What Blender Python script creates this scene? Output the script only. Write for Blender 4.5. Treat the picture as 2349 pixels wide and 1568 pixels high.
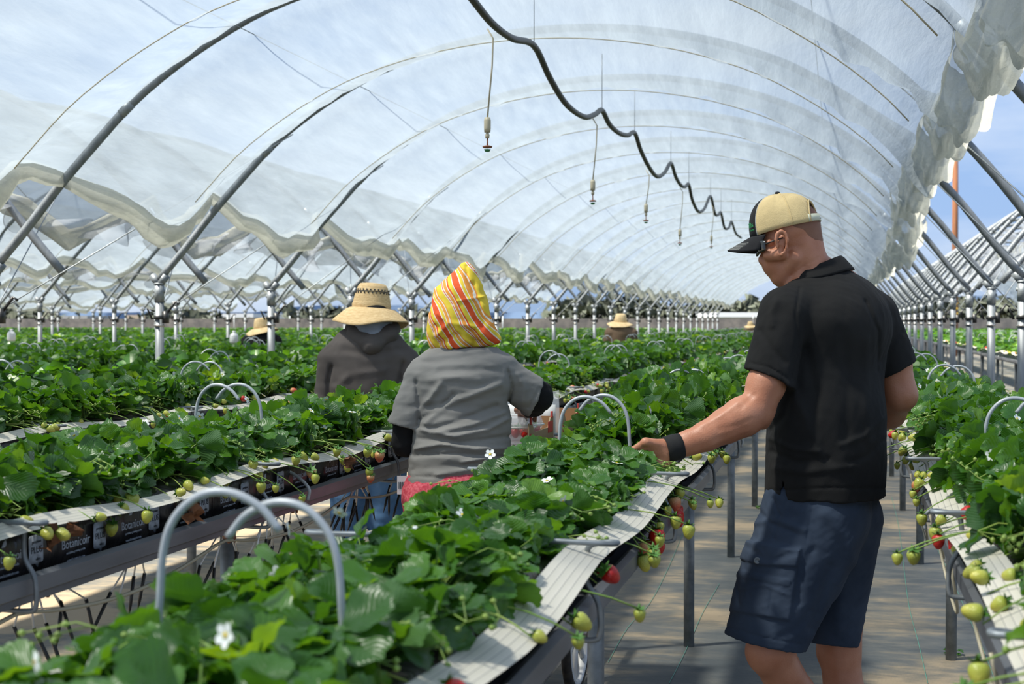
import bpy, math, random
import numpy as np
from mathutils import Vector, Matrix
for _o in list(bpy.data.objects): bpy.data.objects.remove(_o, do_unlink=True)
scene = bpy.context.scene
C = scene.collection
R_ = math.radians
# ------------------------------------------------------------------ camera
FPX = 3262.0; CX, CY = 1174.5, 784.0; CAMZ = 1.45
YAW = math.atan((1930 - CX) / FPX); PITCH = math.atan((CY - 738) / FPX)
cam_d = bpy.data.cameras.new('camera'); cam = bpy.data.objects.new('camera', cam_d); C.objects.link(cam)
cam.location = (0, 0, CAMZ); cam.rotation_euler = (math.pi / 2 - PITCH, 0, YAW)
cam_d.sensor_width = 36; cam_d.lens = 36 * FPX / 2349; cam_d.clip_end = 3000; cam_d.clip_start = .05
cam_d.dof.use_dof = True; cam_d.dof.focus_distance = 4.5; cam_d.dof.aperture_fstop = 7.1
scene.camera = cam
# ------------------------------------------------------------------ light
SUN_ELEV, SUN_AZ = 61, 212      # degrees; azimuth counter-clockwise from +X
sun_d = bpy.data.lights.new('sun', 'SUN'); sun = bpy.data.objects.new('sun', sun_d); C.objects.link(sun)
sun_d.energy = 13; sun_d.angle = R_(4); sun_d.color = (1, .94, .83)
_e, _a = R_(SUN_ELEV), R_(SUN_AZ)
_dir = Vector((math.cos(_e) * math.cos(_a), math.cos(_e) * math.sin(_a), math.sin(_e)))
sun.rotation_euler = _dir.to_track_quat('Z', 'Y').to_euler()
scene.view_settings.view_transform = 'Standard'; scene.view_settings.look = 'None'
scene.view_settings.gamma = 1; scene.view_settings.use_curve_mapping = False
scene.view_settings.exposure = 0.12
scene.cycles.max_bounces = 10; scene.cycles.transparent_max_bounces = 24
scene.cycles.transmission_bounces = 6; scene.cycles.caustics_reflective = False
W = bpy.data.worlds.new('sky'); scene.world = W; W.use_nodes = True
def nd(nt, typ, **kw):
    n = nt.nodes.new(typ)
    for k, v in kw.items():
        if k.startswith('_'): setattr(n, k[1:], v)
        else:
            key = k.replace('__', ' ')
            n.inputs[int(key[1:]) if key[0] == 'i' and key[1:].isdigit() else key].default_value = v
    return n
def ramp(nt, stops, interp='LINEAR'):
    n = nt.nodes.new('ShaderNodeValToRGB'); cr = n.color_ramp; cr.interpolation = interp
    while len(cr.elements) < len(stops): cr.elements.new(.5)
    for e, (p, c) in zip(cr.elements, stops):
        e.position = p; e.color = (*c, 1) if len(c) == 3 else c
    return n
nt = W.node_tree; nt.nodes.clear(); L = nt.links.new
tc = nd(nt, 'ShaderNodeTexCoord'); sep = nd(nt, 'ShaderNodeSeparateXYZ'); L(tc.outputs['Generated'], sep.inputs[0])
rg = ramp(nt, [(0, (.30, .42, .62)), (.06, (.34, .50, .78)), (.25, (.26, .44, .80)), (1, (.16, .32, .72))]); L(sep.outputs[2], rg.inputs[0])
mp = nd(nt, 'ShaderNodeMapping'); mp.inputs['Scale'].default_value = (1.6, 1.6, 5.5); L(tc.outputs['Generated'], mp.inputs[0])
ns = nd(nt, 'ShaderNodeTexNoise', Scale=1.5, Detail=7, Roughness=.55); L(mp.outputs[0], ns.inputs['Vector'])
cr_ = ramp(nt, [(.40, (0, 0, 0)), (.66, (1, 1, 1))]); L(ns.outputs[0], cr_.inputs[0])
mx = nd(nt, 'ShaderNodeMix', _data_type='RGBA'); L(cr_.outputs[0], mx.inputs[0]); L(rg.outputs[0], mx.inputs[6]); mx.inputs[7].default_value = (.74, .82, .93, 1)
bg = nd(nt, 'ShaderNodeBackground', Strength=1.05); L(mx.outputs[2], bg.inputs[0])
ow = nd(nt, 'ShaderNodeOutputWorld'); L(bg.outputs[0], ow.inputs[0])

# ------------------------------------------------------------------ coordinates
_s, _c = math.sin(YAW), math.cos(YAW)
_sp, _cp = math.sin(PITCH), math.cos(PITCH)
RV = np.array([_c, _s, 0]); FV = np.array([-_s * _cp, _c * _cp, -_sp]); UV = np.cross(RV, FV); CAMP = np.array([0, 0, CAMZ])
def at(px, py, d):
    "photograph pixel at depth d metres -> world point"
    return CAMP + d * (FV + (px - CX) / FPX * RV - (py - CY) / FPX * UV)
def proj(X, Y, Z):
    x = X * RV[0] + Y * RV[1]; Zc = Z - CAMZ
    y = X * UV[0] + Y * UV[1] + Zc * UV[2]; d = X * FV[0] + Y * FV[1] + Zc * FV[2]
    return CX + FPX * x / d, CY - FPX * y / d, d
def infront(X, Y, Z, m=200, dmin=.3):
    px, py, d = proj(X, Y, Z)
    return d > dmin and -m < px < 2349 + m and -m < py < 1568 + m
ONES = 'zeroth first second third fourth fifth sixth seventh eighth ninth tenth eleventh twelfth thirteenth fourteenth fifteenth sixteenth seventeenth eighteenth nineteenth'.split()
TENS = 'x x twent thirt fort fift sixt sevent eight ninet'.split()
def ordw(n):
    if n < 20: return ONES[n]
    if n >= 100: return 'one-hundred-' + ordw(n - 100) if n > 100 else 'hundredth'
    return TENS[n // 10] + ('ieth' if n % 10 == 0 else 'y-' + ONES[n % 10])

# ------------------------------------------------------------------ materials
def mat(name, col, rough=.6, metal=0, spec=.5, col2=None, nscale=8, bump=0, bscale=60, stretch=None, trans=0, alpha=1, sheen=0, lo=.35, hi=.65, coat=0):
    m = bpy.data.materials.new(name); m.use_nodes = True; nt = m.node_tree; b = nt.nodes['Principled BSDF']; L = nt.links.new
    b.inputs['Base Color'].default_value = (*col, 1); b.inputs['Roughness'].default_value = rough; b.inputs['Metallic'].default_value = metal
    b.inputs['Specular IOR Level'].default_value = spec; b.inputs['Alpha'].default_value = alpha
    if sheen: b.inputs['Sheen Weight'].default_value = sheen
    if coat: b.inputs['Coat Weight'].default_value = coat
    if trans: b.inputs['Transmission Weight'].default_value = trans
    tc = nd(nt, 'ShaderNodeTexCoord'); mp = nd(nt, 'ShaderNodeMapping'); L(tc.outputs['Object'], mp.inputs[0])
    if stretch: mp.inputs['Scale'].default_value = stretch
    if col2:
        n = nd(nt, 'ShaderNodeTexNoise', Scale=nscale, Detail=5); L(mp.outputs[0], n.inputs['Vector'])
        r = ramp(nt, [(lo, col), (hi, col2)]); L(n.outputs[0], r.inputs[0]); L(r.outputs[0], b.inputs['Base Color'])
    if bump:
        n2 = nd(nt, 'ShaderNodeTexNoise', Scale=bscale, Detail=4); L(mp.outputs[0], n2.inputs['Vector'])
        bp = nd(nt, 'ShaderNodeBump', Strength=bump, Distance=.01); L(n2.outputs[0], bp.inputs['Height']); L(bp.outputs[0], b.inputs['Normal'])
    return m
M = {}
M['galv'] = mat('galvanised steel', (.13, .148, .158), .55, .3, col2=(.19, .21, .225), nscale=30, stretch=(1, 1, .2))
M['galvd'] = mat('weathered galvanised steel', (.17, .19, .20), .5, .5, col2=(.26, .285, .30), nscale=22)
M['gutter'] = mat('gutter steel', (.13, .14, .155), .42, .5, col2=(.22, .23, .25), nscale=14, stretch=(1, .15, 1))
M['wire'] = mat('white coated wire', (.36, .39, .41), .4, .1, col2=(.44, .46, .47), nscale=40)
M['white'] = mat('white plastic', (.72, .72, .70), .4)
M['black'] = mat('black plastic', (.013, .014, .014), .42, bump=.1)
M['hose'] = mat('black hose', (.016, .018, .016), .45)
M['tan'] = mat('tan tube', (.42, .38, .27), .5)
M['rust'] = mat('brown emitter', (.28, .09, .04), .6, col2=(.16, .06, .03))
M['bag'] = mat('black film', (.010, .010, .011), .3, spec=.6, col2=(.035, .03, .03), nscale=12, bump=.6, bscale=28, stretch=(1, 1.6, .3))
M['print'] = mat('pale print', (.50, .56, .64), .6, col2=(.28, .31, .36), nscale=60)
M['coir'] = mat('coir', (.07, .035, .018), .95, col2=(.03, .015, .01), bump=.6)
M['twine'] = mat('tan rope', (.40, .36, .25), .8)
M['card'] = mat('cardboard', (.38, .21, .09), .85, col2=(.30, .16, .07), nscale=6)
M['cardk'] = mat('kraft board', (.34, .25, .15), .85)
M['red'] = mat('red print', (.50, .05, .04), .7)
M['green'] = mat('green print', (.03, .17, .06), .7)
M['dark'] = mat('dark ink', (.02, .025, .03), .7)
M['straw'] = mat('straw', (.74, .54, .28), .75, col2=(.60, .40, .18), nscale=40, bump=.5, bscale=120, stretch=(1, 1, 4))
M['strawf'] = mat('pale straw', (.78, .58, .32), .8, col2=(.64, .45, .22), nscale=20)
M['soil'] = mat('soil', (.05, .035, .025), .95)
M['steelb'] = mat('bare steel', (.45, .45, .44), .3, .8, col2=(.30, .26, .22), nscale=15)
M['rubber'] = mat('tyre', (.022, .02, .018), .85, col2=(.05, .04, .03), nscale=30)
M['wood'] = mat('pole wood', (.30, .12, .05), .85, col2=(.20, .08, .035), nscale=4, stretch=(4, 4, .3))
M['yellow'] = mat('yellow band', (.7, .42, .03), .6)
M['thread'] = mat('green thread', (.12, .36, .27), .7)

# ------------------------------------------------------------------ mesh building
class MB:
    def __init__(s): s.v = []; s.f = []; s.m = []; s.uv = None; s.n = 0
    def add(s, v, f, mi=0):
        b = s.n; s.v.extend([tuple(map(float, p)) for p in v]); s.n += len(v)
        s.f.extend([tuple(b + i for i in q) for q in f]); s.m.extend([mi] * len(f)); return b
    def box(s, lo, hi, mi=0, T=None):
        v = [(x, y, z) for x in (lo[0], hi[0]) for y in (lo[1], hi[1]) for z in (lo[2], hi[2])]
        if T is not None: v = [tuple(T @ Vector(p)) for p in v]
        s.add(v, [(0, 1, 3, 2), (4, 6, 7, 5), (0, 4, 5, 1), (2, 3, 7, 6), (0, 2, 6, 4), (1, 5, 7, 3)], mi)
    def tube(s, pts, r, n=8, mi=0, cap=True, sq=None):
        P = [np.array(p, float) for p in pts]; k = len(P)
        rr = r if hasattr(r, '__len__') else [r] * k
        T = []
        for i in range(k):
            t = P[min(i + 1, k - 1)] - P[max(i - 1, 0)]; T.append(t / (np.linalg.norm(t) + 1e-12))
        a = np.array([0, 0, 1.]) if abs(T[0][2]) < .9 else np.array([1., 0, 0])
        u = np.cross(T[0], a); u /= np.linalg.norm(u); V = []
        for i in range(k):
            u = u - T[i] * np.dot(u, T[i]); u /= np.linalg.norm(u) + 1e-12; w = np.cross(T[i], u)
            for j in range(n):
                th = 2 * math.pi * j / n
                V.append(P[i] + rr[i] * (math.cos(th) * u + math.sin(th) * w * (sq or 1)))
        F = [(i * n + j, i * n + (j + 1) % n, (i + 1) * n + (j + 1) % n, (i + 1) * n + j) for i in range(k - 1) for j in range(n)]
        if cap: F += [tuple(reversed(range(n))), tuple((k - 1) * n + j for j in range(n))]
        s.add(V, F, mi)
    def lathe(s, prof, n=24, mi=0, T=None, sx=1, sy=1):
        V = []
        for (r, z) in prof:
            for j in range(n):
                th = 2 * math.pi * j / n; V.append((r * math.cos(th) * sx, r * math.sin(th) * sy, z))
        if T is not None: V = [tuple(T @ Vector(p)) for p in V]
        k = len(prof)
        s.add(V, [(i * n + j, i * n + (j + 1) % n, (i + 1) * n + (j + 1) % n, (i + 1) * n + j) for i in range(k - 1) for j in range(n)], mi)
    def grid(s, G, mi=0, wrap=False):
        G = np.asarray(G, float); a, b = G.shape[:2]
        F = [(i * b + j, i * b + (j + 1) % b, (i + 1) * b + (j + 1) % b, (i + 1) * b + j) for i in range(a - 1) for j in range(b if wrap else b - 1)]
        s.add(G.reshape(-1, 3), F, mi)
    def mesh(s, name, mats, smooth=True):
        me = bpy.data.meshes.new(name); me.from_pydata(s.v, [], s.f)
        for m in (mats if isinstance(mats, (list, tuple)) else [mats]): me.materials.append(M[m] if isinstance(m, str) else m)
        me.polygons.foreach_set('material_index', s.m)
        if smooth: me.polygons.foreach_set('use_smooth', [True] * len(s.f))
        me.update(); return me
    def obj(s, name, mats, parent=None, smooth=True, loc=None): return link(name, s.mesh(name, mats, smooth), parent, loc)
def link(name, data, parent=None, loc=None):
    o = bpy.data.objects.new(name, data); C.objects.link(o)
    if parent is not None: o.parent = parent
    if loc is not None: o.location = loc
    return o
def tag(o, label, cat, group=None, kind=None):
    o['label'] = label; o['category'] = cat
    if group: o['group'] = group
    if kind: o['kind'] = kind
    return o
def thing(name, label, cat, loc=(0, 0, 0), rz=0, group=None, kind=None):
    o = bpy.data.objects.new(name, None); C.objects.link(o); o.location = loc; o.rotation_euler = (0, 0, rz); o.empty_display_size = .05
    return tag(o, label, cat, group, kind)
def dup(root, label, loc=None, rz=None, scale=None):
    r = root.copy(); C.objects.link(r); r['label'] = label
    if loc is not None: r.location = loc
    if rz is not None: r.rotation_euler = (0, 0, rz)
    if scale is not None: r.scale = scale
    for ch in list(root.children):
        c = ch.copy(); C.objects.link(c); c.parent = r
        for g in list(ch.children):
            q = g.copy(); C.objects.link(q); q.parent = c
    return r
def world_children(o):
    "children were modelled in world coordinates: cancel the parent's own location"
    for ch in o.children: ch.matrix_parent_inverse = Matrix.Translation(-Vector(o.location))
def text_mesh(txt, size, mi_mat, extr=.0004, T=None):
    cu = bpy.data.curves.new('t', 'FONT'); cu.body = txt; cu.size = size; cu.extrude = extr; cu.align_x = 'CENTER'; cu.resolution_u = 3
    ob = bpy.data.objects.new('t', cu); C.objects.link(ob); dg = bpy.context.evaluated_depsgraph_get()
    me = bpy.data.meshes.new_from_object(ob.evaluated_get(dg)); bpy.data.objects.remove(ob)
    if T is not None: me.transform(T)
    me.materials.clear(); me.materials.append(M[mi_mat]); return me
def bez(p0, p1, p2, n=8):
    p0, p1, p2 = map(lambda p: np.array(p, float), (p0, p1, p2))
    return [(1 - t) ** 2 * p0 + 2 * t * (1 - t) * p1 + t * t * p2 for t in np.linspace(0, 1, n)]
def spline(pts, per=6):
    "Catmull-Rom through pts"
    P = [np.array(p, float) for p in pts]; P = [2 * P[0] - P[1]] + P + [2 * P[-1] - P[-2]]; out = []
    for i in range(1, len(P) - 2):
        for t in np.linspace(0, 1, per, endpoint=False):
            a, b, c, d = P[i - 1:i + 3]
            out.append(.5 * (2 * b + (c - a) * t + (2 * a - 5 * b + 4 * c - d) * t * t + (3 * b - a - 3 * c + d) * t ** 3))
    out.append(P[-2]); return out
# ------------------------------------------------------------------ signed distance modelling for bodies and clothes
class SDF:
    def __init__(s, lo, hi, h):
        s.lo = np.array(lo, np.float32); s.h = h
        s.n = [int(math.ceil((hi[i] - lo[i]) / h)) + 1 for i in range(3)]
        s.ax = [s.lo[i] + h * np.arange(s.n[i], dtype=np.float32) for i in range(3)]
        s.D = np.full(s.n, 9., np.float32)
    def blank(s):
        q = SDF.__new__(SDF); q.lo, q.h, q.n, q.ax = s.lo, s.h, s.n, s.ax; q.D = np.full(s.n, 9., np.float32); return q
    def _win(s, lo, hi):
        sl = []
        for i in range(3):
            a = int(max(0, math.floor((lo[i] - s.lo[i]) / s.h))); b = int(min(s.n[i], math.ceil((hi[i] - s.lo[i]) / s.h) + 1))
            if b <= a: return None
            sl.append(slice(a, b))
        return tuple(sl)
    def _co(s, w):
        return (s.ax[0][w[0]][:, None, None], s.ax[1][w[1]][None, :, None], s.ax[2][w[2]][None, None, :])
    def _put(s, w, d, k, sub):
        D = s.D[w]
        if sub:
            a, b = D, -d
            if k > 0: h = np.clip(.5 - .5 * (a - b) / k, 0, 1); r = a * (1 - h) + b * h + k * h * (1 - h)
            else: r = np.maximum(a, b)
        else:
            a, b = D, d
            if k > 0: h = np.clip(.5 + .5 * (b - a) / k, 0, 1); r = b * (1 - h) + a * h - k * h * (1 - h)
            else: r = np.minimum(a, b)
        s.D[w] = r
    def cone(s, a, b, ra, rb, k=.02, flat=None, ff=1., sub=False):
        "round cone from a to b; flat: direction squeezed by ff"
        a = np.array(a, float); b = np.array(b, float); m = max(ra, rb) + k + 3 * s.h
        w = s._win(np.minimum(a, b) - m, np.maximum(a, b) + m)
        if w is None: return s
        X, Y, Z = s._co(w); ba = b - a
        if flat is not None:
            n = np.array(flat, float); n /= np.linalg.norm(n); f = ff - 1
            ban = ba @ n; ba2 = ba + f * ban * n
            px, py, pz = X - a[0], Y - a[1], Z - a[2]; pn = (px * n[0] + py * n[1] + pz * n[2]) * f
            px, py, pz = px + pn * n[0], py + pn * n[1], pz + pn * n[2]
        else: ba2 = ba; px, py, pz = X - a[0], Y - a[1], Z - a[2]
        L2 = float(ba2 @ ba2) + 1e-12
        t = np.clip((px * ba2[0] + py * ba2[1] + pz * ba2[2]) / L2, 0, 1)
        d = np.sqrt((px - t * ba2[0]) ** 2 + (py - t * ba2[1]) ** 2 + (pz - t * ba2[2]) ** 2) - (ra + (rb - ra) * t)
        s._put(w, d.astype(np.float32), k, sub); return s
    def chain(s, pts, k=.02, flat=None, ff=1., sub=False):
        for (a, ra), (b, rb) in zip(pts[:-1], pts[1:]): s.cone(a, b, ra, rb, k, flat, ff, sub)
        return s
    def ell(s, c, r, axes=None, k=.02, sub=False):
        c = np.array(c, float); r = np.array(r, float); m = max(r) + k + 3 * s.h
        w = s._win(c - m, c + m)
        if w is None: return s
        X, Y, Z = s._co(w); p = (X - c[0], Y - c[1], Z - c[2])
        if axes is not None:
            A = [np.array(q, float) / np.linalg.norm(q) for q in axes]; p = [p[0] * q[0] + p[1] * q[1] + p[2] * q[2] for q in A]
        k0 = np.sqrt((p[0] / r[0]) ** 2 + (p[1] / r[1]) ** 2 + (p[2] / r[2]) ** 2)
        k1 = np.sqrt((p[0] / r[0] ** 2) ** 2 + (p[1] / r[1] ** 2) ** 2 + (p[2] / r[2] ** 2) ** 2) + 1e-9
        s._put(w, (k0 * (k0 - 1) / k1).astype(np.float32), k, sub); return s
    def cut(s, o, n, k=0):
        n = np.array(n, float); n /= np.linalg.norm(n); X, Y, Z = s.ax[0][:, None, None], s.ax[1][None, :, None], s.ax[2][None, None, :]
        d = ((X - o[0]) * n[0] + (Y - o[1]) * n[1] + (Z - o[2]) * n[2]).astype(np.float32)
        s.D = np.maximum(s.D, d); return s
    def merge(s, o, k=0):
        a, b = s.D, o.D
        if k > 0: h = np.clip(.5 + .5 * (b - a) / k, 0, 1); s.D = b * (1 - h) + a * h - k * h * (1 - h)
        else: s.D = np.minimum(a, b)
        return s
    def px(s):
        if not hasattr(s, '_px'):
            X, Y, Z = s.ax[0][:, None, None], s.ax[1][None, :, None], s.ax[2][None, None, :]
            x, y, d = proj(X, Y, Z); s._px = (x.astype(np.float32), y.astype(np.float32), d.astype(np.float32))
        return s._px
    def fold(s, pts, w, amt, dmax=99):
        "raised (amt>0) or pressed-in crease along photo points, on cloth nearer than depth dmax"
        X, Y, d = s.px(); best = None
        for a, b in zip(pts[:-1], pts[1:]):
            bx, by = b[0] - a[0], b[1] - a[1]; t = np.clip(((X - a[0]) * bx + (Y - a[1]) * by) / (bx * bx + by * by), 0, 1)
            q = (X - a[0] - t * bx) ** 2 + (Y - a[1] - t * by) ** 2
            best = q if best is None else np.minimum(best, q)
        # fade at ends
        s.D -= np.where(d < dmax, amt * np.exp(-best / (w * w)), 0).astype(np.float32); return s
    def patch(s, poly, amt, soft, dmax=99):
        "raise a convex patch given as a photo polygon (clockwise)"
        X, Y, d = s.px(); m = None
        for a, b in zip(poly, poly[1:] + poly[:1]):
            nx, ny = (b[1] - a[1]), -(b[0] - a[0]); l = math.hypot(nx, ny); q = ((X - a[0]) * nx + (Y - a[1]) * ny) / l
            m = q if m is None else np.maximum(m, q)
        s.D -= np.where(d < dmax, amt * np.clip(.5 - m / soft, 0, 1), 0).astype(np.float32); return s
    def wob(s, amp, freq, seed=0, aniso=(1, 1, 1)):
        X, Y, Z = s.ax[0][:, None, None] * aniso[0], s.ax[1][None, :, None] * aniso[1], s.ax[2][None, None, :] * aniso[2]
        rs = np.random.RandomState(seed); t = 0
        for i in range(4):
            q = rs.randn(3); q /= np.linalg.norm(q); q2 = rs.randn(3); f = freq * (1 + .5 * i)
            t = t + np.sin(f * (q[0] * X + q[1] * Y + q[2] * Z) + 2.2 * np.sin(f * .6 * (q2[0] * X + q2[1] * Y + q2[2] * Z) + i)) / (1 + .5 * i)
        s.D = (s.D + amp * t * .5).astype(np.float32); return s
    def mesh(s, name, mats, smooth_it=1):
        D = s.D; h = s.h; S = D < 0; nx, ny, nz = D.shape
        c = np.zeros((nx - 1, ny - 1, nz - 1), np.int8)
        for i in (0, 1):
            for j in (0, 1):
                for k in (0, 1): c += S[i:nx - 1 + i, j:ny - 1 + j, k:nz - 1 + k]
        I = np.argwhere((c > 0) & (c < 8)); idx = np.full(c.shape, -1, np.int32); idx[tuple(I.T)] = np.arange(len(I))
        acc = np.zeros((len(I), 3)); cnt = np.zeros(len(I))
        cor = [(i, j, k) for i in (0, 1) for j in (0, 1) for k in (0, 1)]
        for a in cor:
            for b in cor:
                if sum(b) - sum(a) == 1 and all(y >= x for x, y in zip(a, b)):
                    da = D[I[:, 0] + a[0], I[:, 1] + a[1], I[:, 2] + a[2]]; db = D[I[:, 0] + b[0], I[:, 1] + b[1], I[:, 2] + b[2]]
                    m = (da < 0) != (db < 0); t = np.where(m, da / np.where(m, da - db, 1), 0)
                    acc += m[:, None] * (np.array(a) + t[:, None] * (np.array(b) - np.array(a))); cnt += m
        V = (I + acc / cnt[:, None]) * h + s.lo
        Q = []
        for ax in range(3):
            o = [(1, 2), (2, 0), (0, 1)][ax]
            A = [slice(None)] * 3; B = [slice(None)] * 3; A[ax] = slice(0, -1); B[ax] = slice(1, None)
            sa, sb = S[tuple(A)], S[tuple(B)]; E = np.argwhere(sa != sb)
            E = E[(E[:, o[0]] > 0) & (E[:, o[1]] > 0) & (E[:, o[0]] < D.shape[o[0]] - 1) & (E[:, o[1]] < D.shape[o[1]] - 1)]
            fl = sa[tuple(E.T)]; q = []
            for du, dv in ((0, 0), (-1, 0), (-1, -1), (0, -1)):
                e = E.copy(); e[:, o[0]] += du; e[:, o[1]] += dv; q.append(idx[tuple(e.T)])
            q = np.stack(q, 1); q[~fl] = q[~fl][:, ::-1]; Q.append(q)
        Q = np.concatenate(Q)
        for _ in range(smooth_it):   # light relaxation
            sm = np.zeros_like(V); ct = np.zeros(len(V))
            for a, b in ((0, 1), (1, 2), (2, 3), (3, 0)):
                np.add.at(sm, Q[:, a], V[Q[:, b]]); np.add.at(ct, Q[:, a], 1); np.add.at(sm, Q[:, b], V[Q[:, a]]); np.add.at(ct, Q[:, b], 1)
            V = V * .5 + .5 * sm / np.maximum(ct, 1)[:, None]
        return np_mesh(name, V, Q, mats)
def np_mesh(name, V, Q, mats, uv=None, rnd=None, mi=None, smooth=True):
    "V (n,3), Q (m,4) all quads"
    me = bpy.data.meshes.new(name); V = np.ascontiguousarray(V, np.float32); Q = np.ascontiguousarray(Q, np.int32); k = Q.shape[1]
    me.vertices.add(len(V)); me.vertices.foreach_set('co', V.ravel()); me.loops.add(Q.size); me.loops.foreach_set('vertex_index', Q.ravel())
    me.polygons.add(len(Q)); me.polygons.foreach_set('loop_start', np.arange(0, Q.size, k, dtype=np.int32))
    for m in (mats if isinstance(mats, (list, tuple)) else [mats]): me.materials.append(M[m] if isinstance(m, str) else m)
    if mi is not None: me.polygons.foreach_set('material_index', np.asarray(mi, np.int32))
    me.update(calc_edges=True); me.validate()
    if smooth: me.polygons.foreach_set('use_smooth', np.ones(len(me.polygons), bool))
    if uv is not None: l = me.uv_layers.new(name='UVMap'); l.data.foreach_set('uv', np.asarray(uv, np.float32)[Q.ravel()].ravel())
    if rnd is not None: a = me.attributes.new('rnd', 'FLOAT', 'POINT'); a.data.foreach_set('value', np.asarray(rnd, np.float32))
    return me
# ------------------------------------------------------------------ floor: grey weed mat with sandy stains
def floor_material():
    m = bpy.data.materials.new('weed mat'); m.use_nodes = True; nt = m.node_tree; b = nt.nodes['Principled BSDF']; L = nt.links.new
    tc = nd(nt, 'ShaderNodeTexCoord'); O = tc.outputs['Object']
    def noise(sc, stretch, det=6, ro=.55):
        mp = nd(nt, 'ShaderNodeMapping'); mp.inputs['Scale'].default_value = stretch; L(O, mp.inputs[0])
        n = nd(nt, 'ShaderNodeTexNoise', Scale=sc, Detail=det, Roughness=ro); L(mp.outputs[0], n.inputs['Vector']); return n
    n1 = noise(1.1, (1, 1.2, 1)); n2 = noise(4, (1, 2.2, 1), 8, .65); n3 = noise(40, (1, 1, 1), 3)
    mxx = nd(nt, 'ShaderNodeMath', _operation='ADD'); a = nd(nt, 'ShaderNodeMath', _operation='MULTIPLY', i1=.55)
    L(n2.outputs[0], a.inputs[0]); L(n1.outputs[0], mxx.inputs[0]); L(a.outputs[0], mxx.inputs[1])
    # sandier on the left walkways
    sp = nd(nt, 'ShaderNodeSeparateXYZ'); L(O, sp.inputs[0])
    mr = nd(nt, 'ShaderNodeMapRange'); mr.inputs['From Min'].default_value = 0; mr.inputs['From Max'].default_value = -2.4
    mr.inputs['To Min'].default_value = 0; mr.inputs['To Max'].default_value = .13; L(sp.outputs[0], mr.inputs[0])
    ad = nd(nt, 'ShaderNodeMath', _operation='ADD'); L(mxx.outputs[0], ad.inputs[0]); L(mr.outputs[0], ad.inputs[1])
    r = ramp(nt, [(.67, (.074, .084, .086)), (.78, (.118, .121, .112)), (.86, (.20, .175, .13)), (.96, (.36, .28, .18))]); L(ad.outputs[0], r.inputs[0])
    # fine weave
    wv = nd(nt, 'ShaderNodeTexWave', Scale=60, Distortion=1); L(O, wv.inputs[0])
    mixr = nd(nt, 'ShaderNodeMix', _data_type='RGBA', _blend_type='MULTIPLY'); mixr.inputs[0].default_value = .12
    L(r.outputs[0], mixr.inputs[6]); L(wv.outputs[0], mixr.inputs[7]); L(mixr.outputs[2], b.inputs['Base Color'])
    b.inputs['Roughness'].default_value = .62
    bp = nd(nt, 'ShaderNodeBump', Strength=.35, Distance=.02); L(n2.outputs[0], bp.inputs['Height']); L(bp.outputs[0], b.inputs['Normal'])
    return m
M['floor'] = floor_material()
m_ = MB(); xs = np.linspace(-45, 14, 60); ys = np.linspace(-2, 70, 73)
m_.grid([[(x, y, 0) for y in ys] for x in xs][::-1])
fl = m_.obj('floor', 'floor'); fl['kind'] = 'structure'
M['field'] = mat('field', (.10, .085, .05), .95, col2=(.06, .075, .03), nscale=.2)
m_ = MB(); m_.box((-400, 70.0, -.4), (300, 900, -.02)); o = m_.obj('ground', 'field'); o['kind'] = 'structure'

# green marking threads stretched along the walkway mat
def thread(pts, label):
    P = []
    for (px, py) in pts:
        dy = py - 738; d = FPX * CAMZ / dy; q = at(px, py, d); P.append((q[0], q[1], .004))
    m = MB(); m.tube(spline(P, 4), .0013, 4); o = m.obj('marking_thread', 'thread'); tag(o, label, 'thread', 'green threads on the walkway mat')
thread([(1395, 1520), (1440, 1440), (1490, 1385), (1530, 1310), (1560, 1240), (1590, 1170), (1620, 1100)], 'pale green thread on the mat between the front post and the man')
thread([(2128, 1568), (2108, 1480), (2085, 1390), (2072, 1290), (2060, 1200), (2045, 1140)], 'pale green thread on the mat running right of the man legs')
thread([(2285, 1568), (2255, 1490), (2215, 1400), (2180, 1320), (2150, 1260)], 'pale green thread on the mat under the right-hand row')
thread([(1535, 1568), (1565, 1510), (1588, 1460), (1615, 1400), (1650, 1340)], 'faint green thread reaching the second post base near the man shorts')

# ------------------------------------------------------------------ polytunnels
S_H = 2.15; Y0 = 9.83 - 4 * S_H; HALF = 3.125
HPROF = [(-3.125, 1.77), (-2.93, 2.0), (-2.72, 2.27), (-2.5, 2.52), (-2.27, 2.77), (-1.99, 2.995), (-1.7, 3.18), (-1.4, 3.33), (-.95, 3.475), (-.45, 3.565), (0, 3.59)]
HPROF = HPROF + [(-x, z) for x, z in HPROF[-2::-1]]
HS = np.array(spline([(x, 0, z) for x, z in HPROF], 3))[:, [0, 2]]
_seg = np.r_[0, np.cumsum(np.linalg.norm(np.diff(HS, axis=0), axis=1))]; HLEN = _seg[-1]
def prof(u):
    "point on the hoop, u from 0 (left foot) to 1 (right foot), and outward normal"
    q = u * HLEN; x = np.interp(q, _seg, HS[:, 0]); z = np.interp(q, _seg, HS[:, 1])
    e = .02 * HLEN; x1, x0 = np.interp(q + e, _seg, HS[:, 0]), np.interp(q - e, _seg, HS[:, 0]); z1, z0 = np.interp(q + e, _seg, HS[:, 1]), np.interp(q - e, _seg, HS[:, 1])
    tx, tz = x1 - x0, z1 - z0; l = np.hypot(tx, tz) + 1e-9
    return x, z, -tz / l, tx / l
SKEW = .8
def sk(u): return SKEW * u
BAYS = {'left': (-8.125, -1), 'far left': (-14.375, -2), 'farthest left': (-20.625, -3), 'own': (-1.875, 0), 'right': (4.375, 1)}
def hoop_y(xc, k, u): return Y0 + S_H * k + sk(u) - (SKEW * (0 if xc == -1.875 else 0))
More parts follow.
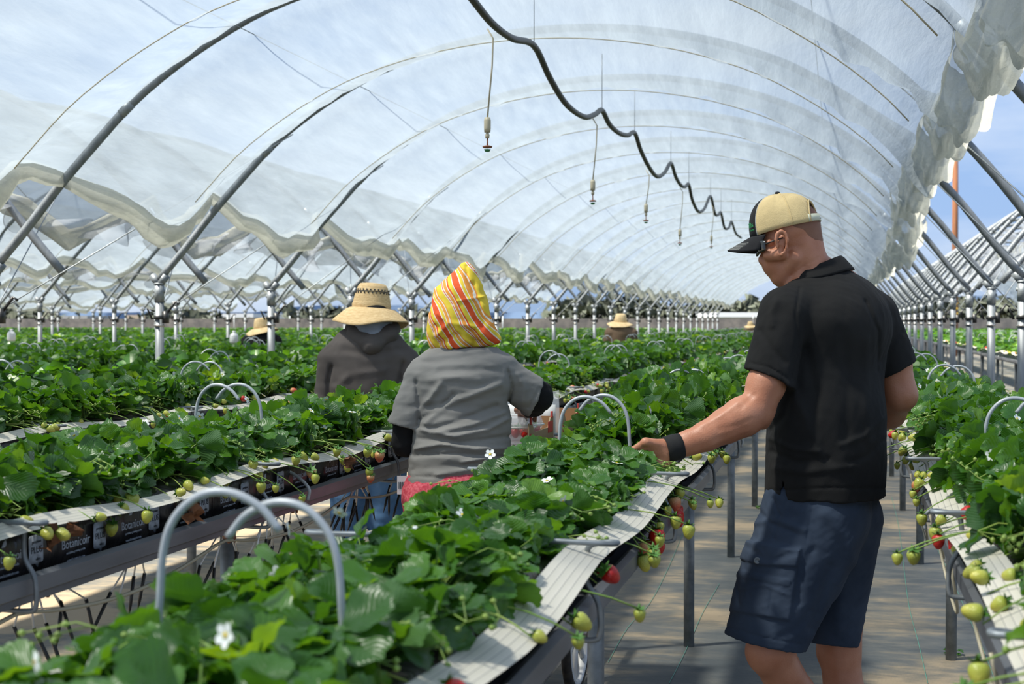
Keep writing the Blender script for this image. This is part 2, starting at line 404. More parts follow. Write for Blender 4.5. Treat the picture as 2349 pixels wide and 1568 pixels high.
# film material
def film_material(name, tint, dens, edge=False, vein=.5):
    m = bpy.data.materials.new(name); m.use_nodes = True; nt = m.node_tree; nt.nodes.clear(); L = nt.links.new
    tc = nd(nt, 'ShaderNodeTexCoord'); mp = nd(nt, 'ShaderNodeMapping'); mp.inputs['Scale'].default_value = (1, 14, 1) if edge else (4.5, .42, 4.5)
    if edge: mp.inputs['Scale'].default_value = (5, 3, 9)
    L(tc.outputs['Object'], mp.inputs[0])
    n = nd(nt, 'ShaderNodeTexNoise', Scale=2.2, Detail=6, Roughness=.6); L(mp.outputs[0], n.inputs['Vector'])
    r = ramp(nt, [(.35, tint), (.7, tuple(min(1, c * 1.12) for c in tint))]); L(n.outputs[0], r.inputs[0])
    tl = nd(nt, 'ShaderNodeBsdfTranslucent'); L(r.outputs[0], tl.inputs[0])
    tr = nd(nt, 'ShaderNodeBsdfTransparent'); tr.inputs[0].default_value = (.90, .94, .97, 1)
    df = nd(nt, 'ShaderNodeBsdfDiffuse'); L(r.outputs[0], df.inputs[0]); gl = nd(nt, 'ShaderNodeBsdfGlossy', Roughness=.25); gl.inputs[0].default_value = (.9, .95, 1, 1)
    mapd = nd(nt, 'ShaderNodeMapRange'); mapd.inputs['To Min'].default_value = dens - .07; mapd.inputs['To Max'].default_value = dens + .09
    mapd.inputs['From Min'].default_value = .3; mapd.inputs['From Max'].default_value = .75; L(n.outputs[0], mapd.inputs[0])
    m1 = nd(nt, 'ShaderNodeMixShader'); m1.inputs[0].default_value = .28; L(tl.outputs[0], m1.inputs[1]); L(df.outputs[0], m1.inputs[2])
    m2 = nd(nt, 'ShaderNodeMixShader'); L(mapd.outputs[0], m2.inputs[0]); L(tr.outputs[0], m2.inputs[1]); L(m1.outputs[0], m2.inputs[2])
    m3 = nd(nt, 'ShaderNodeMixShader'); m3.inputs[0].default_value = .05; L(m2.outputs[0], m3.inputs[1]); L(gl.outputs[0], m3.inputs[2])
    bp = nd(nt, 'ShaderNodeBump', Strength=vein, Distance=.05); L(n.outputs[0], bp.inputs['Height'])
    for q in (tl, df, gl): L(bp.outputs[0], q.inputs['Normal'])
    ow = nd(nt, 'ShaderNodeOutputMaterial'); L(m3.outputs[0], ow.inputs[0]); return m
M['film'] = film_material('polythene film', (.245, .288, .325), .69, vein=.22)
M['filme'] = film_material('bunched polythene', (.47, .475, .42), .76, edge=True, vein=.35)
M['net'] = mat('grey shade net', (.22, .24, .26), .8, alpha=.42)
KMAX = 28
def film(name, xc, u0, u1, y_end=KMAX, k0=-1, nu=56, fine=6, lo_sag=.16, bump_rows=True):
    ks = np.arange(k0 * fine * 2, y_end * fine * 2 + 1) / (fine * 2.0)
    us = np.linspace(u0, u1, nu); G = np.zeros((nu, len(ks), 3)); rs = np.random.RandomState(int(abs(xc) * 7) + 3)
    ph = rs.rand(nu) * 6
    for i, u in enumerate(us):
        x, z, nx, nz = prof(u)
        fr = ks - np.floor(ks); sagw = 1 - np.abs(2 * fr - 1)          # 0 at hoops, 1 at the rope
        edg = 1 - .55 * math.exp(-(min(abs(u - u0), abs(u1 - u)) / .06) ** 2); sag = np.power(sagw, .6) * .30 * edg
        e = min(abs(u - u0), abs(u1 - u)); edge = math.exp(-(e / .05) ** 2)
        pl = .012 * np.sin(ks * 9 + ph[i]) * np.minimum(1, sagw * 3) + .014 * rs.randn() * np.exp(-((fr - .5) / .16) ** 2)
        off = .032 - sag + pl + edge * (.05 * np.sin(ks * 5.1) + .03 * np.sin(ks * 11.3 + 1))
        G[i, :, 0] = xc + x + nx * off; G[i, :, 2] = z + nz * off - edge * np.sin(sagw * np.pi / 2) ** 2 * lo_sag * (.55 + .45 * np.sin(np.floor(ks) * 2.3 + xc) ** 2) - edge * .03 * np.sin(ks * 17 + 2 * np.sin(ks * 3))
        G[i, :, 1] = Y0 + S_H * ks + sk(u)
    m = MB(); m.grid(G); o = m.obj(name, 'film'); return o, G
def film_edge(G_row, parent, name, r=.07, seed=0, lump=1., mat_='filme'):
    "rolled, bunched lower edge of the sheet"
    rs = np.random.RandomState(seed); n = len(G_row); P = np.array(G_row); rad = []
    kf = np.arange(n) / 12.0
    for i in range(n):
        f = kf[i] - math.floor(kf[i]); w = 1 - abs(2 * f - 1)
        rad.append(r * (.45 + .5 * w * lump + .12 * rs.rand())); P[i, 2] -= rad[-1] * .5; P[i, 0] += .012 * rs.randn()
    m = MB(); k = 12; V = []
    for i in range(n):
        for j in range(k):
            th = 2 * math.pi * j / k; q = 1 + .28 * math.sin(3 * th + i * .55) * math.cos(i * .31)
            V.append((P[i, 0] + rad[i] * .8 * q * math.cos(th), P[i, 1], P[i, 2] + rad[i] * 1.25 * q * math.sin(th)))
    m.add(V, [(i * k + j, i * k + (j + 1) % k, (i + 1) * k + (j + 1) % k, (i + 1) * k + j) for i in range(n - 1) for j in range(k)])
    return m.obj(name, mat_, parent)
UL, UR = .095, .872
own, G = film('ceiling', -1.875, UL, UR); own['kind'] = 'structure'
film_edge(G[0], own, 'rolled_edge', .075, 1)
own_right_edge = G[-1]
for nm, xc, lab, u0, u1, ka in (('left', -8.125, 'translucent roof sheet of the tunnel beyond the left post line', .10, .90, 1), ('far left', -14.375, 'translucent roof sheet of the second tunnel to the left', .11, .89, 3),
                            ('farthest left', -20.625, 'translucent roof sheet of the third tunnel to the left', .06, .90, 5), ('fourth', -26.875, 'translucent roof sheet of the fourth tunnel to the left', .05, .92, 8), ('fifth', -33.125, 'translucent roof sheet of the fifth tunnel to the left', .02, .95, 10), ('sixth', -39.375, 'translucent roof sheet of the sixth tunnel to the left', .0, .97, 13),
                            ('right', 4.375, 'translucent roof sheet of the tunnel right of the post line, drawn open', .55, .90, 3)):
    o, G2 = film('tunnel_roof_sheet', xc, u0, u1, k0=ka, y_end=24 if xc < -3 else KMAX, nu=34, fine=4)
    tag(o, lab, 'plastic sheet')
    for row, sd in ((G2[0], 3), (G2[-1], 4)): film_edge(row, o, 'rolled_edge', .065, sd)
# big bunches of film hanging from the raised right side of our own tunnel
rs = np.random.RandomState(5)
def bunch(y, x, z, w, hgt, depth, seed, par):
    r2 = np.random.RandomState(seed); n, k = 26, 40; V = []
    for i in range(n):
        t = i / (n - 1)
        for j in range(k):
            th = 2 * math.pi * j / k; rr = (math.sin(math.pi * min(1, t * .86 + .10)) ** .75)
            q = 1 + .16 * math.sin(5 * th + seed + 2 * t) + .09 * math.sin(11 * th + 4 * t)
            V.append((x + (t - .55) * -.9 * w + depth * rr * q * math.cos(th) * .45, y + hgt * 1.3 * rr * q * math.sin(th) * .75, z + (t - .5) * w * 1.25 - .0 + depth * .55 * rr * q * math.cos(th + .7)))
    m = MB(); m.add(V, [(i * k + j, i * k + (j + 1) % k, (i + 1) * k + (j + 1) % k, (i + 1) * k + j) for i in range(n - 1) for j in range(k)])
    return m.obj('bunched_film', 'filme', par)
def swag(par, pts, wid, droop, seed, name='bunched_film'):
    "cloth swag hanging between hoops: pleated channel of film"
    r2 = np.random.RandomState(seed); P = np.array(spline(pts, 14)); n = len(P); k = 46; V = []
    for i in range(n):
        s = i / (n - 1); t = (s * (len(pts) - 1)) % 1; w = wid * (.82 + .18 * math.sin(math.pi * t) ** .8) * (1.12 - .2 * s)
        for j in range(k):
            a = j / (k - 1); th = -.12 * math.pi + 1.28 * math.pi * a
            pl = 1 + .13 * math.sin(21 * a + 2.5 * math.sin(s * 7) + seed) + .07 * math.sin(43 * a + 9 * s + 2 * seed) + .10 * math.sin(9 * a - 12 * s)
            V.append((P[i, 0] + w * .62 * pl * math.cos(th + math.pi), P[i, 1] + .04 * math.sin(6 * a + s * 20), P[i, 2] - droop * math.sin(math.pi * t) + w * pl * math.sin(th + math.pi) * 1.0))
    m = MB(); m.add(V, [(i * k + j, i * k + j + 1, (i + 1) * k + j + 1, (i + 1) * k + j) for i in range(n - 1) for j in range(k - 1)])
    return m.obj(name, 'filme', par)
pts = []
for k in range(-1, 26):
    u = UR - (.012 if k < 6 else -.008); x, z, nx, nz = prof(u); pts.append((-1.875 + x - .02, Y0 + S_H * k + sk(u), z + (.04 if k < 5 else -.02)))
for i in range(0, len(pts) - 1):
    a, b = np.array(pts[i]), np.array(pts[i + 1]); big = (.19 if i < 6 else max(.10, .24 - .012 * (i - 5)))
    if i in (7, 10, 14, 15, 19): big *= 1.25
    mid = (a + b) / 2 - np.array([0, 0, .10 if i < 6 else .06])
    swag(own, [a, mid, b], big * .92, .08, i)
# ropes over the film: tan lines lying in the pleat midway between hoops (ours), plus a thin seam along the hoop
def rope(xc, k, u0, u1, label, grp):
    P = []
    for u in np.linspace(u0, u1, 40):
        x, z, nx, nz = prof(u); off = .032 - .30 - .014; P.append((xc + x + nx * off, Y0 + S_H * (k + .5) + sk(u), z + nz * off))
    m = MB(); m.tube(P, .0036, 5); tag(m.obj('roof_rope', 'twine'), label, 'rope', grp)
for k in range(0, 27): rope(-1.875, k, UL + .02, UR - .02, 'thin tan rope pressing the roof film down in our tunnel, ' + ordw(k + 1) + ' from the camera', 'roof ropes of the main tunnel')
for k in range(2, 18): rope(-8.125, k, .12, .88, 'thin tan rope over the roof film of the left tunnel, ' + ordw(k - 1) + ' from the camera', 'roof ropes of the left tunnel')
# hoops
def hoop_mesh():
    m = MB(); P = []
    for u in np.linspace(0, 1, 60):
        x, z, nx, nz = prof(u); P.append((x, sk(u), z))
    m.tube(P, .027, 10); return m.mesh('tunnel_hoop', 'galv')
hm = hoop_mesh(); hidden_u = 0
def joint_mesh(u):
    m = MB(); x, z, nx, nz = prof(u); x2, z2, _, _ = prof(u + .012); m.tube([(x, sk(u), z), (x2, sk(u + .012), z2)], .030, 10)
    return m.mesh('sleeve', 'galvd')
jm = [joint_mesh(.16), joint_mesh(.84)]
BN = {-1.875: ('main tunnel', 0, 28), -8.125: ('left tunnel', 1, 22), -14.375: ('second tunnel to the left', 3, 22), -20.625: ('third tunnel to the left', 6, 22), 4.375: ('right tunnel', 3, 28)}
for xc, (bn, ka, kb) in BN.items():
    for k in range(ka, kb):
        o = link('tunnel_hoop', hm, loc=(xc, Y0 + S_H * k, 0))
        tag(o, 'curved steel hoop of the %s, %s from its near end' % (bn, ordw(k - ka + 1)), 'hoop', 'hoops of the ' + bn)
        [link('sleeve', q, o) for q in jm]
# posts
def post_meshes():
    m = MB(); m.tube([(0, 0, 0), (0, 0, 1.60)], .033, 12); a = m.mesh('post', 'galv')
    m = MB(); m.tube([(0, 0, 1.60), (0, 0, 1.73)], .037, 12); m.tube([(0, 0, 1.73), (0, 0, 1.742)], .041, 12)
    m.tube([(-.045, 0, 1.68), (.045, 0, 1.68)], .014, 8); b = m.mesh('cap', 'galvd')
    m = MB(); m.tube([(-.0, 0, 1.73), (.06, 0, 1.80)], .029, 10); m.tube([(0, 0, 1.73), (-.06, 0, 1.80)], .029, 10); c = m.mesh('socket', 'galv')
    m = MB(); m.tube([(0, 0, 1.47), (0, 0, 1.50)], .043, 12); m.box((.03, -.02, 1.44), (.07, .02, 1.53)); m.tube([(.05, 0, 1.5), (.12, .02, 1.60), (.15, .02, 1.58)], .010, 6)
    m.tube([(-.04, 0, 1.53), (-.09, -.02, 1.55), (-.06, 0, 1.47)], .009, 6); d = m.mesh('clamp', 'black')
    m = MB(); m.tube([(0, 0, 1.415), (0, 0, 1.43)], .041, 12); e = m.mesh('collar', 'steelb'); return a, b, c, d, e
pm = post_meshes()
PL = {-5.0: ('left post line', 1, 28, 0), 1.25: ('right post line', 2, 28, SKEW), -11.25: ('second post line to the left', 2, 22, 0), -17.5: ('third post line to the left', 4, 22, 0), -23.75: ('fourth post line to the left', 7, 22, 0), 7.5: ('far right post line', 8, 28, SKEW)}
for x, (nm, ka, kb, dy) in PL.items():
    for k in range(ka, kb):
        y = Y0 + S_H * k + dy
        t = thing('tunnel_post', 'tall steel post, %s, %s from the near end' % (nm, ordw(k - ka + 1)), 'post', (x, y, 0), 0, 'posts of the ' + nm)
        for nme, me in zip(('post', 'cap', 'socket', 'clamp', 'collar'), pm): link(nme, me, t)
# bracing wires between post and hoops
def brace(a, b, r, label, grp=None):
    m = MB(); m.tube([a, b], r, 5); tag(m.obj('brace_wire', 'galvd'), label, 'wire', grp)
for x, s, nm, dy, ks in ((-5.0, 1, 'left post line', 0, range(3, 12)), (1.25, -1, 'right post line', SKEW, range(2, 14)), (-5.0, -1, 'left post line', 0, range(3, 10)), (1.25, 1, 'right post line', SKEW, range(4, 12))):
    for k in ks:
        y = Y0 + S_H * k + dy; u = .20 if s > 0 else .80; xc = x + HALF * s
        px_, pz, _, _ = prof(u); a = (x, y, 1.5); b = (xc + px_, Y0 + S_H * (k + 1) + sk(u) , pz - .05)
        brace(a, b, .0042, 'thin dark bracing wire rising %s from the %s post of the %s' % ('right' if s > 0 else 'left', ordw(k), nm), 'bracing wires')
# ridge wires along the tunnel
def longwire(u, r, label):
    P = []
    for k in range(0, 28):
        x, z, nx, nz = prof(u); P.append((-1.875 + x - nx * .05, Y0 + S_H * k + sk(u), z - nz * .05))
    m = MB(); m.tube(P, r, 5); tag(m.obj('line_wire', 'galvd'), label, 'wire')
longwire(.74, .003, 'thin wire running along the right flank under the roof film')
longwire(.28, .003, 'thin wire running along the left flank under the roof film')
# grey netting swags
def net(pts, drop, label, amp=.06, seed=0):
    P = np.array(spline(pts, 12)); n = len(P); k = 14; G = np.zeros((n, k, 3)); r2 = np.random.RandomState(seed)
    for i in range(n):
        for j in range(k):
            t = j / (k - 1); G[i, j] = P[i] + np.array([.10 * math.sin(i * .7 + t * 4 + seed), 0, -drop * t * (1 + .25 * math.sin(i * .45 + seed)) + amp * .3 * math.sin(i * .9 + 5 * t)])
            if t > .55: G[i, j, 0] += (t - .55) * .35 * math.sin(i * .3 + seed)
    m = MB(); m.grid(G); tag(m.obj('shade_net', 'net'), label, 'netting')
def hpt(xc, k, u, dz=0):
    x, z, _, _ = prof(u); return (xc + x, Y0 + S_H * k + sk(u), z + dz)
net([hpt(-8.125, k + f, .895, -.05 - (.14 if f else 0)) for k in range(2, 12) for f in (0, .5)], .18, 'grey netting swag hanging below the near edge of the left tunnel roof', seed=1)
net([hpt(-8.125, k + f, .06, .25 - (.1 if f else 0)) for k in range(3, 12) for f in (0, .5)], .22, 'grey netting swag on the far edge of the left tunnel roof', seed=2)
net([hpt(4.375, k + f, .15, -.25 - (.22 if f else 0)) for k in range(6, 22) for f in (0, .5)], .26, 'grey netting swag drooping across the open side of the right tunnel', seed=3)
net([hpt(4.375, k + f, .34, -.1 - (.2 if f else 0)) for k in range(6, 24) for f in (0, .5)], .2, 'upper grey netting swag inside the open right tunnel', seed=4)

# ------------------------------------------------------------------ hanging irrigation hose and misters
HOSE = [((1085, 0), 7.0), ((1130, 55), 7.35), ((1175, 88), 7.8), ((1225, 105), 8.15), ((1262, 180), 8.7), ((1300, 240), 9.3), ((1340, 268), 9.9), ((1365, 262), 10.3), ((1381, 253), 10.7), ((1398, 285), 11.2),
        ((1420, 305), 11.8), ((1440, 310), 12.3), ((1456, 305), 12.8), ((1470, 345), 13.6), ((1490, 385), 14.5), ((1508, 405), 15.3), ((1525, 395), 16), ((1539, 374), 16.8), ((1550, 405), 17.8), ((1562, 425), 18.6), ((1572, 428), 19.3), ((1580, 423), 20),
        ((1588, 458), 21.5), ((1602, 485), 23), ((1616, 478), 24.5), ((1630, 450), 26), ((1640, 490), 28), ((1648, 492), 29), ((1654, 488), 30), ((1662, 522), 33), ((1672, 522), 35), ((1678, 508), 37), ((1688, 535), 41), ((1700, 545), 46)]
HP = [at(p[0], p[1], d) for p, d in HOSE]
# keep the hose in the tunnel: use the depth that puts each point on the hose line X = -1.72
def on_x(px, py, X):
    r = (px - CX) / FPX; q = FV + r * RV - (py - CY) / FPX * UV; t = X / q[0]; return CAMP + t * q
HX = []
for (p, d) in HOSE: HX.append(on_x(p[0], p[1], -1.72 if p[0] < 1500 else -1.72))
first = on_x(1040, -60, -1.72)
m = MB(); m.tube(spline([first + (first - HX[0]) * 1.0, first] + HX, 5), .019, 10)
hose = thing('irrigation_hose', 'black hose sagging between hangers along the tunnel ridge', 'hose'); m.obj('hose', 'hose', hose)
for i in (3, 8, 12, 17, 21, 25, 28, 31):
    p = HX[i]; m = MB(); m.tube([p + np.array([0, 0, .0]), (p[0], p[1], 3.42)], .0025, 5)
    tag(m.obj('hanger_wire', 'galvd'), 'thin straight wire holding up the ridge hose, %s from the camera' % ordw([3, 8, 12, 17, 21, 25, 28, 31].index(i) + 1), 'wire', 'hose hangers')
def mister(top_px, bot_px, X, label):
    a = on_x(*top_px, X); b = on_x(*bot_px, X); b = np.array([a[0] + .0, a[1], b[2]]); L_ = a[2] - b[2]
    t = thing('hanging_mister', label, 'sprinkler', tuple(b), 0, 'hanging misters')
    m = MB(); m.tube([a - b, np.array([.03, 0, L_ - .05]), np.array([.025, 0, L_ * .7]), (0, 0, .17)], .0045, 6); m.obj('tube', 'tan', t)
    m = MB(); m.lathe([(0, .10), (.016, .10), (.018, .12), (.018, .16), (.014, .175), (0, .175)], 12); m.lathe([(0, .07), (.010, .07), (.012, .085), (.006, .10), (0, .10)], 10); m.obj('weight', 'tan', t)
    m = MB(); m.tube([(0, 0, .07), (0, 0, .03)], .004, 6); m.lathe([(0, .022), (.024, .022), (.026, .03), (.01, .034), (0, .034)], 12); m.obj('nozzle', 'rust', t)
    m = MB(); m.lathe([(0, 0), (.012, .002), (.018, .014), (0, .016)], 10); m.obj('spinner', 'green', t)
mister((1118, 66), (1104, 342), -1.75, 'tan mister hanging nearest the camera, left of the ridge hose')
mister((1360, 272), (1372, 475), -1.72, 'tan mister hanging below the second dip of the ridge hose')
mister((1482, 390), (1487, 515), -1.72, 'small mister hanging third from the camera')
mister((1560, 430), (1560, 563), -1.72, 'small mister hanging fourth from the camera')
mister((1632, 470), (1632, 570), -1.72, 'tiny mister hanging fifth from the camera, left of the cap')
# ------------------------------------------------------------------ far background
M['screen'] = mat('windbreak mesh', (.075, .075, .078), .9, col2=(.13, .125, .12), nscale=3)
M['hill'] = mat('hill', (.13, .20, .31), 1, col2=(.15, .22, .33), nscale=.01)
M['tree'] = mat('dark tree', (.06, .075, .05), .9, col2=(.11, .12, .09), nscale=1.5)
for x0, x1, lab in ((-60, -22, 'left end'), (-22, -4, 'middle'), (-4, 14, 'right end')):
    t = thing('windbreak_fence', 'low dark windbreak fence along the field end, ' + lab + ' stretch', 'fence', (x0, 67, 0))
    m = MB(); m.grid([[(x, .08 * math.sin(x * 1.3), z) for z in (0, .8, 1.62)] for x in np.linspace(0, x1 - x0, 40)]); m.obj('mesh_screen', 'screen', t)
    m = MB()
    for x in np.arange(0, x1 - x0, 3): m.tube([(x, .1, 0), (x, .1, 1.75)], .04, 6)
    m.obj('fence_post', 'galvd', t)
def building(px0, px1, ytop, d, col, lab, roof=None, wins=(), depth=14):
    a = at(px0, 738, d); b = at(px1, 738, d); zt = 1.45 + (738 - ytop) * d / FPX; M_ = mat('wall ' + lab[:12], col, .85, col2=tuple(c * .85 for c in col), nscale=.3)
    t = thing('building', lab, 'building', (a[0], a[1], 0), math.atan2(b[1] - a[1], b[0] - a[0])); w = math.hypot(b[0] - a[0], b[1] - a[1])
    m = MB(); m.box((0, 0, 0), (w, depth, zt)); m.obj('wall', M_, t, smooth=False)
    if roof: m = MB(); m.box((-.4, -.4, zt), (w + .4, depth + .4, zt + .5)); m.obj('roof', mat('roof ' + lab[:9], roof, .6), t, smooth=False)
    for (f0, f1, z0, z1, c) in wins: m = MB(); m.box((w * f0, -.12, zt * z0), (w * f1, .05, zt * z1)); m.obj('window', mat('pane', c, .3), t, smooth=False)
building(1350, 1462, 708, 190, (.52, .42, .31), 'beige warehouse beyond the fence, left of the brown-shirted picker', wins=((.15, .3, .3, .6, (.12, .13, .15)),))
building(1466, 1562, 702, 200, (.56, .46, .33), 'beige hall with blue window bands beyond the fence', wins=((.05, .3, .62, .8, (.08, .20, .42)), (.45, .85, .62, .8, (.08, .20, .42)), (.02, .95, .05, .2, (.10, .13, .2))))
building(1650, 1745, 727, 150, (.60, .63, .66), 'long low white-roofed shed beyond the fence', roof=(.85, .87, .9))
building(1255, 1340, 716, 210, (.48, .45, .42), 'pale low building behind the fence right of the scarf', wins=((.2, .8, .4, .6, (.2, .2, .22)),))
building(2070, 2195, 706, 170, (.50, .42, .36), 'beige building behind the fence beside the utility pole')
building(2215, 2292, 708, 170, (.60, .54, .48), 'pale house beyond the right tunnel', roof=(.45, .32, .24))
building(290, 348, 722, 170, (.52, .43, .33), 'small beige house behind the fence left of the front left post')
building(470, 575, 728, 180, (.55, .52, .48), 'long pale building behind the fence, left of the black-clad picker', roof=(.7, .72, .75))
building(610, 740, 718, 190, (.30, .34, .38), 'grey building behind the fence left of the hooded picker')
building(60, 200, 724, 200, (.40, .40, .40), 'grey low building behind the fence at far left')
building(800, 930, 722, 200, (.45, .42, .36), 'tan low building behind the fence beyond the hooded picker')
def tree(px, py, d, w, lab, seed):
    a = at(px, 738, d); h = 1.45 + (738 - py) * d / FPX; r2 = np.random.RandomState(seed); t = thing('tree', lab, 'tree', (a[0], a[1], 0), 0, 'trees beyond the fence')
    m = MB(); m.tube([(0, 0, 0), (0, 0, h * .6)], .3, 6); m.obj('trunk', 'wood', t); V = []; n = 900
    c = r2.randn(n, 3) * np.array([w * .3, w * .3, h * .17]) + np.array([0, 0, h * .62]); c[:, 2] = np.clip(c[:, 2], .5, h)
    F = []
    for i in range(n):
        s = .5 * (1 + r2.rand()); q = r2.randn(4, 3) * s * .6 + c[i]; V += [tuple(p) for p in q]; F.append((4 * i, 4 * i + 1, 4 * i + 2, 4 * i + 3))
    m = MB(); m.add(V, F); m.obj('crown', 'tree', t)
for i, (px, py, d, w, lab) in enumerate([(1712, 690, 170, 8, 'dark broad tree beyond the fence in the tunnel mouth'), (1745, 705, 175, 8, 'lower dark tree beside the man, beyond the fence'), (2150, 690, 150, 6, 'dark tree left of the utility pole'), (2230, 700, 150, 8, 'bushy tree right of the utility pole'),
        (2300, 695, 145, 8, 'dark tree behind the right tunnel edge'), (2340, 700, 145, 8, 'dark tree at the right frame edge'), (1345, 690, 160, 5, 'dark thin tree left of the beige warehouse'), (1450, 690, 170, 4, 'narrow dark tree between the beige buildings'),
        (1560, 705, 170, 6, 'round dark tree right of the beige hall'), (1600, 712, 170, 6, 'low dark tree left of the white shed'), (760, 715, 160, 7, 'dark tree behind the hooded picker'), (420, 718, 160, 6, 'dark low tree behind the front left post'), (20, 712, 150, 7, 'dark tree at the left frame edge'), (950, 722, 170, 6, 'dark low tree left of the scarf')]): tree(px, py, d, w, lab, i)
m = MB(); xs = np.linspace(-900, 700, 120); G = [[(x, 1500 + 60 * math.sin(x * .01), z) for z in (-5, 12, max(12, 15 + (9 + .022 * x) * math.sin(x * .006 + 1) + 4 * math.sin(x * .021) + 2 * math.sin(x * .05)))] for x in xs]
m.grid(G); tag(m.obj('hills', 'hill'), 'low blue hills along the horizon', 'hills')
p = at(2190, 738, 60); t = thing('utility_pole', 'brown wooden utility pole beyond the right tunnel', 'pole', (p[0], p[1], 0))
m = MB(); m.tube([(0, 0, 0), (0, 0, 5), (0, 0, 10)], [.14, .125, .11], 12); m.obj('pole', 'wood', t)
m = MB()
for z in (1.75, 1.95, 2.15): m.tube([(0, 0, z), (0, 0, z + .1)], .142, 12)
m.obj('band', 'yellow', t)
# ------------------------------------------------------------------ growing rows
def leaf_material():
    m = bpy.data.materials.new('strawberry leaf'); m.use_nodes = True; nt = m.node_tree; b = nt.nodes['Principled BSDF']; L = nt.links.new
    at_ = nd(nt, 'ShaderNodeAttribute', _attribute_name='rnd'); uv = nd(nt, 'ShaderNodeUVMap', _uv_map='UVMap'); sp = nd(nt, 'ShaderNodeSeparateXYZ'); L(uv.outputs[0], sp.inputs[0])
    oi = nd(nt, 'ShaderNodeObjectInfo')
    r = ramp(nt, [(0, (.020, .078, .010)), (.4, (.044, .142, .014)), (.75, (.080, .205, .019)), (1, (.135, .27, .03))]); L(at_.outputs['Fac'], r.inputs[0])
    # veins: diagonal bands from the midrib
    ab = nd(nt, 'ShaderNodeMath', _operation='ABSOLUTE'); L(sp.outputs[1], ab.inputs[0])
    ml = nd(nt, 'ShaderNodeMath', _operation='MULTIPLY', i1=-.55); L(ab.outputs[0], ml.inputs[0])
    ad = nd(nt, 'ShaderNodeMath', _operation='ADD'); L(sp.outputs[0], ad.inputs[0]); L(ml.outputs[0], ad.inputs[1])
    m2 = nd(nt, 'ShaderNodeMath', _operation='MULTIPLY', i1=52.); L(ad.outputs[0], m2.inputs[0])
    sn = nd(nt, 'ShaderNodeMath', _operation='SINE'); L(m2.outputs[0], sn.inputs[0])
    bp = nd(nt, 'ShaderNodeBump', Strength=.22, Distance=.0015); L(sn.outputs[0], bp.inputs['Height']); L(bp.outputs[0], b.inputs['Normal'])
    geo = nd(nt, 'ShaderNodeNewGeometry')
    mb = nd(nt, 'ShaderNodeMix', _data_type='RGBA'); L(geo.outputs['Backfacing'], mb.inputs[0]); L(r.outputs[0], mb.inputs[6])
    hs = nd(nt, 'ShaderNodeMix', _data_type='RGBA', _blend_type='MIX'); hs.inputs[0].default_value = .45; L(r.outputs[0], hs.inputs[6]); hs.inputs[7].default_value = (.13, .24, .10, 1)
    L(hs.outputs[2], mb.inputs[7]); L(mb.outputs[2], b.inputs['Base Color'])
    b.inputs['Roughness'].default_value = .36; b.inputs['Specular IOR Level'].default_value = .6
    tl = nd(nt, 'ShaderNodeBsdfTranslucent'); mt = nd(nt, 'ShaderNodeMix', _data_type='RGBA', _blend_type='MULTIPLY'); mt.inputs[0].default_value = 1; L(r.outputs[0], mt.inputs[6]); mt.inputs[7].default_value = (3.2, 2.5, .5, 1); L(mt.outputs[2], tl.inputs[0])
    ms = nd(nt, 'ShaderNodeMixShader'); ms.inputs[0].default_value = .34; out = nt.nodes['Material Output']; L(b.outputs[0], ms.inputs[1]); L(tl.outputs[0], ms.inputs[2]); L(ms.outputs[0], out.inputs[0])
    return m
M['leaf'] = leaf_material()
M['stem'] = mat('stem', (.14, .26, .04), .5, col2=(.25, .34, .06), nscale=12)
M['petal'] = mat('petal', (.80, .82, .78), .6); M['pollen'] = mat('pollen', (.65, .48, .04), .7); M['sepal'] = mat('sepal', (.06, .17, .02), .6)
def berry_mat(name, c1, c2, lo, hi):
    m = bpy.data.materials.new(name); m.use_nodes = True; nt = m.node_tree; b = nt.nodes['Principled BSDF']; L = nt.links.new
    tc = nd(nt, 'ShaderNodeTexCoord'); sp = nd(nt, 'ShaderNodeSeparateXYZ'); L(tc.outputs['Object'], sp.inputs[0])
    mr = nd(nt, 'ShaderNodeMapRange'); mr.inputs['From Min'].default_value = -1; mr.inputs['From Max'].default_value = 0; L(sp.outputs[2], mr.inputs[0])
    r = ramp(nt, [(lo, c1), (hi, c2)]); L(mr.outputs[0], r.inputs[0])
    vo = nd(nt, 'ShaderNodeTexVoronoi', Scale=13.); L(tc.outputs['Object'], vo.inputs['Vector']); rv = ramp(nt, [(.10, (.55, .45, .12)), (.18, (1, 1, 1))]); L(vo.outputs[0], rv.inputs[0])
    mm = nd(nt, 'ShaderNodeMix', _data_type='RGBA', _blend_type='MULTIPLY'); mm.inputs[0].default_value = .35; L(r.outputs[0], mm.inputs[6]); L(rv.outputs[0], mm.inputs[7]); L(mm.outputs[2], b.inputs['Base Color'])
    bp = nd(nt, 'ShaderNodeBump', Strength=.18, Distance=.03); L(vo.outputs[0], bp.inputs['Height']); L(bp.outputs[0], b.inputs['Normal'])
    b.inputs['Roughness'].default_value = .28; return m
M['ripe'] = berry_mat('ripe strawberry skin', (.52, .016, .010), (.45, .012, .008), 0, 1)
M['half'] = berry_mat('half ripe strawberry skin', (.55, .09, .04), (.60, .36, .15), .3, .9)
M['unripe'] = berry_mat('unripe strawberry skin', (.48, .44, .06), (.32, .38, .06), 0, 1)
